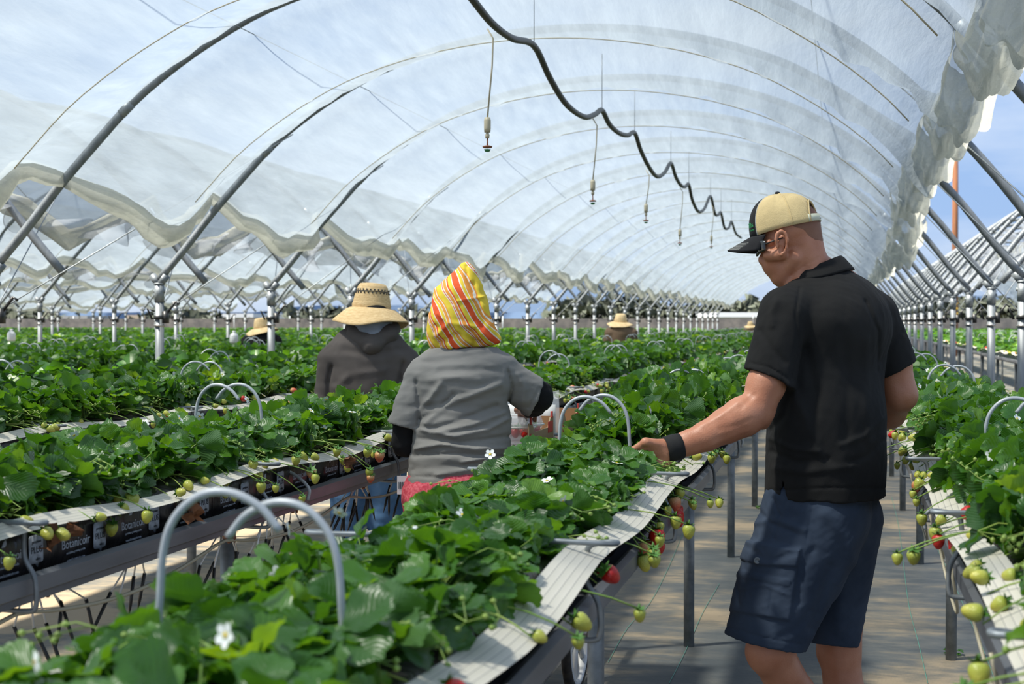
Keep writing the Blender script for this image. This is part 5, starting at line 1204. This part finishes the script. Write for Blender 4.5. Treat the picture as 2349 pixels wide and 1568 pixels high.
def bounds(P, x0, x1, y0, y1, d0, d1):
    c = np.array([P(x, y, d) for x in (x0, x1) for y in (y0, y1) for d in (d0, d1)]); return c.min(0) - .01, c.max(0) + .01
def picker_woman():
    B0 = 4.64; P = lambda x, y, d=0.: at(x, y, B0 + d); r0 = P(1060, 1700, 0); r0[2] = 0
    root = thing('person', 'picker in an orange and yellow striped headscarf, grey t-shirt, black sleeves and red trousers', 'person', tuple(r0))
    F = dirw(.20, .98); Lf = dirw(.98, -.20); Z = (0, 0, 1)
    lo, hi = bounds(P, 880, 1290, 590, 1760, -.3, .55); lo[2] = .02; B = SDF(lo, hi, .006)
    B.ell(P(1056, 705, .02), (.078, .095, .11), (Lf, F, Z), .02).cone(P(1060, 740, .02), P(1062, 800, 0), .05, .055, .02)
    B.cone(P(1056, 715, .09), P(1056, 750, .075), .045, .035, .02).cone(P(1056, 728, .128), P(1056, 735, .135), .012, .014, .008)
    for s in (-1, 1): B.ell(P(1056 + s * 24, 718, .112), (.012, .008, .008), None, .004)
    B.ell(P(1062, 910, 0), (.125, .08, .20), (Lf, F, Z), .03).ell(P(1058, 1100, 0), (.13, .10, .12), (Lf, F, Z), .04)
    # left arm (image left)
    a = [P(982, 872, 0), P(936, 960, .0), P(934, 1012, .03), P(975, 1020, .18), P(985, 1000, .30), P(990, 990, .36)]
    B.chain(list(zip(a[:5], (.050, .040, .041, .036, .028))), .02)
    b = [P(1150, 862, 0), P(1205, 890, .05), P(1233, 908, .07), P(1222, 925, .2), P(1215, 935, .30), P(1210, 940, .36)]
    B.chain(list(zip(b[:5], (.050, .042, .042, .036, .027))), .02)
    for w0, s in ((a, 1), (b, -1)):
        pw = w0[4]; B.cone(pw, w0[5], .026, .030, .01)
        for i in range(4):
            k0 = w0[5] + dirw(.014 * (i - 1.5) * 1.3, .02, -.002); k1 = k0 + dirw(0, .03, -.02); k2 = k1 + dirw(0, .012, -.022); B.cone(k0, k1, .010, .009, .003).cone(k1, k2, .009, .0075, .002)
        B.chain([(pw + dirw(s * .02, .02, 0), .013), (pw + dirw(s * .045, .045, -.01), .010), (pw + dirw(s * .045, .07, -.02), .008)], .005)
    fl = lambda px, dd: at(px, 738 + CAMZ * FPX / (B0 + dd), B0 + dd)
    for s, x in ((-1, 1010), (1, 1115)):
        kn = P(x, 1400, .02); an = fl(x, 0) + np.array([0, 0, .08]); B.chain([(P(x, 1160, 0), .095), (kn, .06), (an, .038), (an + dirw(0, .10, -.045), .03)], .03)
    body = link('body', B.mesh('body', 'skinb'), root)
    S = B.blank(); S.chain([(x, r + .007) for x, r in zip(a[:5], (.050, .040, .041, .036, .028))], .02).chain([(x, r + .007) for x, r in zip(b[:5], (.050, .042, .042, .036, .027))], .02); S.wob(.002, 60, 2); S.cut(P(1050, 860, 0), Z)
    link('undersleeves', S.mesh('undersleeves', 'blackc'), root)
    T = B.blank()
    for s, x in ((-1, 1005), (1, 1115)): T.chain([(P(x, 1150, 0), .115), (P(x, 1400, .02), .085), (P(x, 1600, .0), .068)], .03)
    T.ell(P(1058, 1130, -.01), (.185, .15, .15), (Lf, F, Z), .04); T.wob(.003, 40, 5); link('trousers', T.mesh('trousers', 'redp'), root)
    for x in (1010, 1115):
        an = fl(x, 0); S = SDF(an - .2, an + .2, .007); S.chain([(an + np.array([0, 0, .06]), .048), (an + dirw(0, .11, .035), .042)], .02).cut(an, (0, 0, -1)); link('shoe', S.mesh('shoe', 'black'), root)
    pl_ = P(925, 1112, -.02); Tl = Matrix.Translation(Vector(pl_)) @ Matrix.Rotation(YAW, 4, 'Z')
    m = MB(); m.box((-.02, 0, -.03), (.02, .002, .03), T=Tl); pc = m.obj('paper_label', 'white', root, smooth=False); m = MB()
    for i in range(9): m.box((-.015 + i * .0034, -.0012, -.012), (-.0135 + i * .0034 + .0008 * (i % 2), 0, .010), T=Tl)
    m.obj('bar_print', 'dark', pc, smooth=False)
    # t-shirt
    lo, hi = bounds(P, 880, 1270, 780, 1135, -.24, .24); T = SDF(lo, hi, .0050)
    T.cone(P(1060, 895, 0), P(1058, 990, 0), .155, .150, .05, F, 1.4).cone(P(1058, 990, 0), P(1050, 1150, 0), .158, .176, .04, F, 1.15)
    T.cone(P(1050, 815, 0), P(982, 862, 0), .050, .058, .05).cone(P(1075, 818, 0), P(1146, 852, 0), .050, .060, .05).cone(P(1058, 815, 0), P(1058, 860, 0), .07, .12, .04)
    T.cone(P(1062, 800, .0), P(1062, 830, 0), .068, .075, .02)
    T.ell(P(1060, 870, -.03), (.155, .11, .12), (Lf, F, Z), .04)
    T.cut(P(1050, 1108, 0), dirw(.0, 0, -1)); T.cut(P(1060, 797, 0), (0, 0, 1))
    SL = T.blank().cone(P(972, 864, 0), P(933, 985, 0), .063, .068, .03); SL.cut(P(926, 977, 0), dirw(-.22, 0, -.97))
    SR = T.blank().cone(P(1148, 856, 0), P(1226, 910, .04), .062, .065, .03); SR.cut(P(1228, 915, .04), dirw(.93, .1, -.40))
    T.merge(SL, .015).merge(SR, .015)
    h1 = T.blank().cone(P(933, 968, 0), P(924, 1010, 0), .046, .046, 0).cone(P(1222, 908, .04), P(1258, 935, .06), .05, .052, 0); T.D = np.maximum(T.D, -h1.D)
    for f, w, am in [([(965, 985), (1040, 1000), (1120, 985), (1165, 960)], 5, .007), ([(960, 1005), (1050, 1015), (1165, 1000)], 5, -.005), ([(950, 1030), (1010, 1018), (1090, 1030), (1160, 1028)], 5, .006), ([(950, 1045), (1040, 1040), (1160, 1048)], 4, -.005),
                     ([(975, 970), (1010, 935), (1060, 915), (1150, 880)], 7, .006), ([(985, 985), (1050, 965), (1140, 930)], 6, -.005), ([(1005, 990), (1080, 975), (1160, 945)], 5, .005), ([(1060, 1060), (1110, 1052), (1165, 1065)], 4, .006), ([(950, 1075), (1040, 1068), (1160, 1078)], 7, -.004),
                     ([(1010, 850), (1100, 845), (1150, 850)], 8, -.003), ([(985, 870), (1040, 865), (1100, 870)], 8, .003), ([(955, 875), (962, 930), (960, 975)], 5, -.006), ([(1165, 850), (1175, 890), (1165, 925)], 4, -.006), ([(960, 940), (985, 915), (1010, 880)], 7, .006), ([(965, 960), (1000, 945), (1040, 905)], 5, -.005),
                     ([(1190, 860), (1205, 890), (1200, 920)], 7, .004), ([(935, 890), (927, 920), (932, 940)], 7, -.002), ([(930, 1092), (1050, 1094), (1168, 1088)], 2.5, -.003), ([(1213, 935), (1238, 890)], 2.5, -.003), ([(1000, 1090), (1080, 1075), (1165, 1095)], 6, .004)]: T.fold(f, w, am * 1.7, B0 + .04)
    T.wob(.0032, 30, 4, (.7, .7, 1.6)).wob(.0012, 90, 9, (.7, .7, 1.5))
    link('t_shirt', T.mesh('t_shirt', 'tee'), root)
    # scarf hood
    lo, hi = bounds(P, 975, 1165, 592, 812, -.18, .24); H = SDF(lo, hi, .0042)
    H.ell(P(1057, 712, .02), (.090, .110, .115), (Lf, F, dirw(.0, 0, 1)), .03).ell(P(1050, 745, .0), (.092, .09, .09), None, .03)
    H.chain([(P(1056, 680, .01), .082), (P(1066, 648, .01), .045), (P(1070, 624, .005), .017), (P(1069, 608, 0), .0065)], .035)
    H.chain([(P(1015, 740, -.01), .040), (P(1003, 775, -.02), .026), (P(998, 792, -.03), .012)], .03).chain([(P(1030, 740, -.05), .06), (P(1045, 780, -.06), .05)], .03)
    H.chain([(P(1085, 720, -.02), .055), (P(1110, 765, -.03), .042), (P(1136, 778, -.03), .014), (P(1143, 779, -.03), .007)], .02).cone(P(1070, 765, -.01), P(1105, 778, 0), .060, .045, .02)
    H.cut(P(1060, 797, 0), dirw(.05, 0, -1))
    for f, w, am in [([(1000, 770), (1030, 740), (1090, 750), (1120, 775)], 6, .007), ([(1010, 785), (1050, 765), (1100, 785)], 5, -.006), ([(1035, 660), (1050, 700), (1085, 750)], 6, .005), ([(1005, 720), (1035, 745), (1080, 785)], 5, .006), ([(1000, 745), (1020, 765), (1040, 795)], 4, -.005), ([(1085, 650), (1100, 700), (1105, 750)], 5, -.005),
                     ([(1070, 610), (1072, 640), (1085, 670)], 3, -.004), ([(1050, 690), (1110, 680)], 3, .004)]: H.fold(f, w, am * 1.5, B0 + .05)
    H.wob(.002, 60, 3); link('headscarf', H.mesh('headscarf', 'scarf'), root)
    world_children(root)
picker_woman()
def straw_hat(root, c, r, hcr, rcr, mt, tilt=(0, 0), droop=.045, seed=0, holes=True):
    hat = bpy.data.objects.new('straw_hat', None); C.objects.link(hat); hat.parent = root
    T = Matrix.Translation(Vector(c)) @ Matrix.Rotation(tilt[0], 4, 'X') @ Matrix.Rotation(tilt[1], 4, 'Y')
    m = MB(); n = 48; G = []
    for t, z in ((0, 0), (.12, -.001), (.3, -.006), (.5, -.018), (.75, -.034), (.93, -.046), (1, -.052)):
        row = []
        for j in range(n):
            a = 2 * math.pi * j / n; rr = rcr * 1.02 + (r - rcr) * t; zz = z * droop / .05 + .018 * t * t * math.cos(2 * a + .4) + .004 * t * math.sin(5 * a + seed); row.append(tuple(T @ Vector((rr * math.cos(a), rr * math.sin(a) * 1.04, zz))))
        G.append(row)
    m.grid(G, wrap=True); o = m.obj('brim', mt, hat); md = o.modifiers.new('s', 'SOLIDIFY'); md.thickness = .004
    m = MB(); pr = [(rcr * 1.03, 0), (rcr * .99, hcr * .3), (rcr * .90, hcr * .6), (rcr * .80, hcr * .84), (rcr * .68, hcr * .97), (rcr * .4, hcr), (0, hcr * .93)]; m.lathe(pr, 40, T=T, sy=1.1); m.obj('crown', mt, hat)
    m = MB(); m.lathe([(rcr * 1.03, .004), (rcr * 1.05, .02), (rcr * 1.0, .034)], 40, T=T, sy=1.1); m.obj('hat_band', 'straw', hat)
    if holes:
        m = MB()
        for ring, (z, rr) in enumerate(((.60, .905), (.72, .86))):
            for j in range(26):
                a = 2 * math.pi * (j + .5 * ring) / 26; p = T @ Vector((rcr * rr * 1.01 * math.cos(a), rcr * rr * 1.11 * math.sin(a), hcr * z)); m.lathe([(0, -.0045), (.0042, -.002), (.0042, .002), (0, .0045)], 6, T=Matrix.Translation(p))
        o = m.obj('vent_holes', 'dark', hat); o['kind'] = 'stuff'
        m = MB(); m.tube([tuple(T @ Vector((rcr * .90 * math.cos(a), rcr * .99 * math.sin(a), hcr * .66))) for a in np.linspace(0, 2 * math.pi, 40)], .0022, 5); m.obj('hat_cord', 'dark', hat)
    return hat
def hooded():
    B0 = 7.5; P = lambda x, y, d=0.: at(x, y, B0 + d); r0 = P(845, 1350, 0); r0[2] = 0; F = dirw(0, 1); Lf = dirw(1, 0); Z = (0, 0, 1)
    root = thing('person', 'picker in a wide straw sun hat, charcoal hoodie and blue jeans, seen from behind', 'person', tuple(r0))
    lo, hi = bounds(P, 690, 990, 640, 1400, -.3, .5); lo[2] = .02; B = SDF(lo, hi, .010)
    B.ell(P(855, 715, .02), (.075, .095, .11), (Lf, F, Z), .02).cone(P(855, 735, .0), P(855, 790, 0), .055, .06, .02).ell(P(845, 880, 0), (.16, .10, .25), (Lf, F, Z), .03)
    B.cone(P(855, 722, .12), P(855, 728, .13), .012, .014, .01)
    for s in (-1, 1):
        B.chain([(P(845 + s * 75, 815, 0), .05), (P(845 + s * 92, 920, .0), .042), (P(845 + s * 70, 960, .2), .035), (P(845 + s * 60, 965, .33), .024)], .02)
        for i in range(4): k = P(845 + s * 60 + 6 * (i - 1.5), 966, .35); B.cone(k, k + dirw(0, .04, -.03), .009, .007, .004)
        B.cone(P(845 + s * 56, 964, .33), P(845 + s * 44, 968, .37), .012, .008, .006)
    body = link('body', B.mesh('body', 'skinb'), root)
    T = B.blank(); T.cone(P(842, 830, 0), P(838, 1030, 0), .215, .215, .05, F, 1.45).cone(P(846, 790, 0), P(775, 825, 0), .07, .085, .05).cone(P(852, 790, 0), P(920, 825, 0), .07, .085, .05)
    for s, x in ((-1, 762), (1, 928)): T.chain([(P(x + s * 0, 830, 0), .082), (P(x - 12 if s < 0 else x + 12, 935, .0), .075), (P(x + (8 if s < 0 else -8), 965, .2), .062), (P(x + (14 if s < 0 else -14), 965, .30), .045)], .02)
    T.cut(P(840, 1035, 0), (0, 0, -1)); T.cut(P(840, 752, 0), (0, 0, 1))
    for f, w, a in [([(760, 840), (752, 880), (757, 915)], 4, -.012), ([(925, 830), (915, 880), (930, 915)], 4, -.012), ([(790, 800), (850, 815), (920, 800)], 8, -.006), ([(770, 890), (800, 860), (880, 850)], 7, .007)]: T.fold(f, w, a * 1.6, B0 + .05)
    T.wob(.006, 20, 3).wob(.002, 55, 5); link('hoodie', T.mesh('hoodie', 'hood'), root)
    H = B.blank(); H.cone(P(815, 768, -.07), P(852, 788, -.12), .048, .052, .03).cone(P(852, 788, -.12), P(892, 765, -.07), .052, .048, .03).cone(P(815, 768, -.05), P(808, 755, .03), .048, .04, .02).cone(P(892, 765, -.05), P(902, 752, .03), .048, .04, .02)
    H.wob(.004, 40, 2); link('fallen_hood', H.mesh('fallen_hood', 'hood'), root)
    K = B.blank(); K.ell(P(855, 745, -.02), (.105, .11, .10), None, .02).cone(P(850, 760, -.06), P(856, 778, -.10), .07, .055, .03); K.cut(P(855, 722, 0), (0, 0, 1)); K.fold([(830, 765), (860, 745), (885, 750)], 4, -.008, B0).fold([(835, 775), (865, 760), (890, 765)], 4, .007, B0).wob(.004, 45, 8); link('inner_hood', K.mesh('inner_hood', 'hoodl'), root)
    J = B.blank(); fl = lambda px, dd: at(px, 738 + CAMZ * FPX / (B0 + dd), B0 + dd)
    for s, x in ((-1, 803), (1, 885)): J.chain([(P(x, 1040, 0), .12), (P(x - 2, 1180, .02), .092), (fl(x - 4, 0) + np.array([0, 0, .08]), .068)], .03)
    J.ell(P(842, 1020, 0), (.19, .13, .13), None, .03).wob(.006, 26, 7).wob(.002, 80, 1); link('jeans', J.mesh('jeans', 'jean'), root)
    for x in (799, 881):
        an = fl(x, 0); S = SDF(an - .2, an + .22, .009); S.chain([(an + np.array([0, 0, .06]), .05), (an + dirw(0, .12, .035), .042)], .02).cut(an, (0, 0, -1)); link('shoe', S.mesh('shoe', 'black'), root)
    Hr = B.blank(); Hr.ell(P(855, 722, .01), (.080, .095, .095), (Lf, F, Z), .02).cone(P(855, 722, -.03), P(856, 745, -.04), .085, .07, .02); link('dark_hair', Hr.mesh('dark_hair', 'blackc'), root)
    straw_hat(root, P(852, 708, .01), .196, .135, .098, 'straw', (R_(-3), R_(3)), .075)
    world_children(root)
hooded()
def far_picker(x, y, B0, hatw, lab, shirt, mt, stoop=.0, turn=0, bust=1.0):
    "x, y: photo pixel of the hat base centre"
    c = at(x, y, B0); root = thing('person', lab, 'person', (c[0], c[1], 0)); hz = c[2]; Z = (0, 0, 1); L0 = np.array([c[0], c[1], 0.]); q = lambda a, b, z: L0 + dirw(a, b, z)
    B = SDF(L0 - [.5, .5, -.0], L0 + [.5, .6, hz + .1], .02); sh = hz - .14
    B.ell(q(0, .08, hz - .04), (.085, .10, .10), None, .02).cone(q(0, 0, hz - .12), q(.03, 0, sh + .04), .055, .06, .02)
    for s in (-1, 1):
        B.chain([(q(s * .17, 0, sh), .05), (q(s * .22, .03, sh - .28), .042), (q(s * .18, .25, sh - .38), .033)], .02)
        for i in range(4): k = q(s * .18 + .016 * (i - 1.5), .27, sh - .38); B.cone(k, k + dirw(0, .06, -.03), .010, .009, .005)
        B.cone(q(s * .17, .25, sh - .37), q(s * .13, .30, sh - .38), .014, .010, .006)
        B.chain([(q(s * .09, 0, .85), .085), (q(s * .10, .02, .48), .06), (q(s * .10, 0, .06), .045), (q(s * .10, .12, .04), .04)], .03)
    link('body', B.mesh('body', 'skinb'), root)
    T = B.blank(); T.cone(q(.02, 0, sh - .10), q(0, 0, .85), .20 * bust, .19 * bust, .05, dirw(0, 1), 1.4).cone(q(-.05, 0, sh), q(-.16, 0, sh - .03), .075, .08, .04).cone(q(.05, 0, sh), q(.18, 0, sh - .03), .075, .08, .04).ell(q(0, -.03, sh - .02), (.15 * bust, .11, .12), None, .04)
    for s in (-1, 1): T.chain([(q(s * .18, 0, sh - .03), .075), (q(s * .23, .03, sh - .28), .062), (q(s * .19, .22, sh - .36), .05)], .03)
    T.wob(.006, 20, 4); link(shirt, T.mesh(shirt, mt), root)
    J = B.blank()
    for s in (-1, 1): J.chain([(q(s * .09, 0, .86), .12), (q(s * .10, .02, .48), .09), (q(s * .10, 0, .10), .07)], .03)
    link('trousers', J.mesh('trousers', 'jean'), root)
    straw_hat(root, tuple(c + dirw(0, .06)), hatw / 2, .13, hatw * .24, 'strawf', (R_(4), R_(turn)), .055, 3, False); world_children(root)
far_picker(599, 752, 17.7, .40, 'picker in a pale straw hat and black top behind the second left post', 'black_top', 'blackc', turn=-8)
far_picker(1424, 738, 22.5, .42, 'picker in a tan straw hat and brown shirt far down the rows', 'brown_shirt', 'brownc', turn=4)
far_picker(1722, 746, 46., .40, 'distant picker in a straw hat beside the man sleeve, mostly hidden by plants', 'beige_shirt', 'brownc')
# ------------------------------------------------------------------ pickers' carts, boxes, punnets
def tray(name_label, loc, rz, w=.30, l=.42, h=.11, prints=True, back=True):
    t = thing('berry_box', name_label, 'box', loc, rz); th = .004
    m = MB(); m.box((-w / 2, -l / 2, 0), (w / 2, l / 2, th)); m.obj('base', 'card', t, smooth=False)
    for s in (-1, 1):
        # side wall with raised corners
        m = MB(); P_ = [(-l / 2, 0), (l / 2, 0), (l / 2, h + .035), (l / 2 - .05, h + .035), (l / 2 - .09, h), (-l / 2 + .09, h), (-l / 2 + .05, h + .035), (-l / 2, h + .035)]
        x0 = s * w / 2; V = [(x0, y, z) for y, z in P_] + [(x0 - s * th, y, z) for y, z in P_]; n = len(P_); m.add(V, [tuple(range(n)), tuple(range(2 * n - 1, n - 1, -1))] + [(i, (i + 1) % n, n + (i + 1) % n, n + i) for i in range(n)]); sd = m.obj('side_wall', 'cardk', t, smooth=False)
        if prints:
            m = MB(); e = x0 + s * .0012
            for y0, y1, z0, z1 in ((-l / 2 + .01, -l / 2 + .03, .02, h), (l / 2 - .10, l / 2 - .015, h - .02, h + .02), (-.03, .10, .015, .03)): m.box((min(x0, e), y0, z0), (max(x0, e), y1, z1))
            m.obj('red_print', 'red', sd, smooth=False)
            m = MB(); r2 = random.Random(4)
            for q in range(9): y = -.10 + .02 * q; z = .045 + .018 * (q % 3); m.box((min(x0, e), y, z), (max(x0, e), y + .012, z + .02))
            m.obj('green_print', 'green', sd, smooth=False)
        m = MB()
        for yy in (-l / 2 + .02, l / 2 - .04): m.box((x0 - .003, yy, h + .03), (x0 + .003, yy + .018, h + .055))
        m.obj('red_tab', 'red', sd, smooth=False)
    for s in (-1, 1): m = MB(); m.box((-w / 2, s * l / 2 - th / 2, 0), (w / 2, s * l / 2 + th / 2, h * (1.25 if s > 0 else .4))); m.obj('end_wall', 'card', t, smooth=False)
    return t
M['clear'] = mat('clear plastic', (.80, .85, .92), .12, alpha=.42, spec=.8); M['berryred'] = mat('red berries in punnet', (.42, .02, .012), .35, bump=.3, bscale=90)
def punnet(label, loc, rz, grp='punnets of berries'):
    t = thing('berry_punnet', label, 'punnet', loc, rz, grp)
    m = MB(); G = []
    for z, k in ((0, .80), (.035, .92), (.055, 1.0), (.062, 1.0), (.078, .94), (.090, .86)):
        row = []
        for j in range(24):
            a = 2 * math.pi * j / 24; c, s = math.cos(a), math.sin(a); r = (abs(c) ** 5 + abs(s) ** 5) ** (-.2); row.append((.092 * k * r * c, .06 * k * r * s, z))
        G.append(row)
    m.grid(G, wrap=True); m.add([G[-1][j] for j in range(24)], [tuple(range(24))]); m.obj('clamshell', 'clear', t)
    m = MB(); m.lathe([(.1, .053), (.104, .057), (.1, .061)], 24, sx=.98, sy=.66); m.obj('rim', 'white', t)
    r2 = random.Random(len(label))
    for i in range(10):
        b = link('strawberry', BML['ripe'], t); b.location = (-.062 + .031 * (i % 5) + r2.uniform(-.004, .004), -.028 + .056 * (i // 5), .052); b.scale = (.036,) * 3; b.rotation_euler = (r2.uniform(-.8, .8), r2.uniform(-.8, .8), 0)
    return t
def wheel(t, y, x, r, name='wheel'):
    w = bpy.data.objects.new(name, None); C.objects.link(w); w.parent = t; w.location = (x, y, r); Ry = Matrix.Rotation(math.pi / 2, 4, 'Y')
    m = MB(); n = 44; G = []
    for i in range(11):
        a = 2 * math.pi * i / 10; G.append([((.019 * math.cos(a)), (r - .020 + .020 * math.sin(a)) * math.cos(b), (r - .020 + .020 * math.sin(a)) * math.sin(b)) for b in np.linspace(0, 2 * math.pi, n, endpoint=False)])
    m.grid(G, wrap=True); m.obj('tyre', 'rubber', w)
    m = MB(); G = [[(xx, rr * math.cos(b), rr * math.sin(b)) for b in np.linspace(0, 2 * math.pi, n, endpoint=False)] for xx, rr in ((-.016, r - .036), (-.02, r - .046), (-.012, r - .058), (.012, r - .058), (.02, r - .046), (.016, r - .036))]; m.grid(G, wrap=True); m.obj('rim', 'white', w)
    for k in range(6):
        b = 2 * math.pi * k / 6 + .3; m = MB(); cb, sb = math.cos(b), math.sin(b); R2 = r - .055; V = [(xx, q * cb - o * sb, q * sb + o * cb) for xx in (-.008, .008) for q, o in ((.02, -.022), (R2, -.010), (R2, .010), (.02, .022))]
        m.add(V, [(0, 1, 2, 3), (7, 6, 5, 4), (0, 4, 5, 1), (2, 6, 7, 3), (1, 5, 6, 2), (0, 3, 7, 4)]); m.obj('spoke', 'white', w)
    m = MB(); m.tube([(-.03, 0, 0), (.045, 0, 0)], .028, 14); m.tube([(.045, 0, 0), (.062, 0, 0)], .014, 6); m.tube([(.062, 0, 0), (.075, 0, 0)], .008, 8); m.obj('hub', 'steelb', w)
def cart(x, y, label, topz=.80, w=.40, l=.75):
    t = thing('picking_cart', label, 'cart', (x, y, 0)); fx = w / 2 - .05
    for sx in (-1, 1):
        for sy in (-1, 1): m = MB(); m.box((sx * fx - .014, sy * l / 2 - .014, .14), (sx * fx + .014, sy * l / 2 + .014, topz)); m.obj('upright', 'steelb', t, smooth=False)
    for nm, z in (('lower_frame', .15), ('shelf_frame', .36), ('top_frame', topz)):
        m = MB()
        for sx in (-1, 1): m.box((sx * fx - .012, -l / 2, z - .014), (sx * fx + .012, l / 2, z + .014))
        for sy in (-1, 1): m.box((-fx, sy * l / 2 - .012, z - .014), (fx, sy * l / 2 + .012, z + .014))
        o = m.obj(nm, 'steelb', t, smooth=False)
        for q in range(11): yy = -l / 2 + .06 + q * (l - .12) / 10; m = MB(); m.tube([(-fx, yy, z), (fx, yy, z)], .006, 6); m.obj('rung', 'steelb', o)
    m = MB(); m.tube([(-fx - .03, -.0, .24), (fx + .03, 0, .24)], .008, 8); m.obj('axle', 'steelb', t)
    for s in (-1, 1): wheel(t, 0, s * (fx + .055), .24)
    return t
cart(-1.21, 5.45, 'steel picking cart with white spoked wheels in front of the woman', .91, .40, 1.40)
for i, (dx, dy, rz) in enumerate([(.02, -.49, 0), (.03, .02, .03)]):
    tray(['open cardboard berry box beside the woman elbow, nearest the camera', 'second cardboard berry box just behind the first on the cart'][i], (-1.21 + dx, 5.45 + dy, .926), rz, .30, .42, .14)
for k, (x, y, z, lb) in enumerate([(-1.145, 4.83, .933, 'clear punnet of red strawberries nearest the woman in the front box'), (-1.145, 4.97, .933, 'clear punnet of red strawberries in the middle of the front box'), (-1.145, 5.10, .933, 'clear punnet of red strawberries at the far end of the front box'), (-1.14, 4.85, 1.026, 'topmost punnet of red strawberries nearest the woman'), (-1.14, 5.0, 1.026, 'topmost punnet of red strawberries farther into the front box')]): punnet(lb, (x, y, z), .05)
t = thing('paper_sheet', 'white sheet standing behind the front berry box on the cart', 'paper', (-1.17, 5.205, .926)); m = MB(); m.grid([[(x, .008 * math.sin(x * 9), z) for z in np.linspace(0, .215, 6)] for x in np.linspace(-.10, .13, 8)]); o = m.obj('sheet', 'white', t); md = o.modifiers.new('s', 'SOLIDIFY'); md.thickness = .006
t = thing('clear_bag', 'crumpled clear plastic bag standing behind the white sheet', 'bag', (-1.17, 5.225, .926)); m = MB(); r2 = np.random.RandomState(2); m.grid([[(x, .008 + .008 * math.sin(x * 40 + z * 20), z + .01 * r2.rand()) for z in np.linspace(0, .26, 10)] for x in np.linspace(-.13, .14, 18)]); m.obj('film', 'clear', t)
cart(-2.38, 8.9, 'picking cart in front of the hooded picker', .62); tray('orange-brown box with leaf print on the cart seen between the blue jeans', (-2.40, 8.75, .64), .1, .30, .42, .26)
tray('lower cardboard box with leaf print seen between the blue jeans', (-2.40, 8.75, .376), .1, .30, .42, .22)
# white jugs standing among the plants
for px, py, d, lb in ((537, 777, 19, 'white plastic jug among the plants left of the black-clad picker'), (26, 772, 20, 'white plastic jug among the plants at the far left')):
    p = at(px, py, d); t = thing('plastic_jug', lb, 'jug', (p[0], p[1], p[2] - .06)); m = MB(); m.lathe([(0, 0), (.05, 0), (.058, .02), (.058, .10), (.045, .125), (.022, .14), (.022, .155), (0, .155)], 20); m.obj('jug', 'white', t); m = MB(); m.lathe([(.024, .15), (.024, .17), (0, .17)], 14); m.obj('lid', 'white', t)
# weeds at post bases
for px, py, lb in ((2172, 1497, 'small weed growing at the base of the right-row post'), (1735, 1165, 'tiny weed on the mat beside the man hip')):
    d = FPX * CAMZ / (py - 738); q = at(px, py, d); t = thing('weed', lb, 'weed', (q[0], q[1], 0)); V, Q, U, R, st = plant_arrays(px, 5, 5, .45, .25); link('leaves', np_mesh('leaves', V * np.array([1, 1, .5]) + np.array([.03, -.02, 0]), Q, 'leaf', uv=U, rnd=R), t)
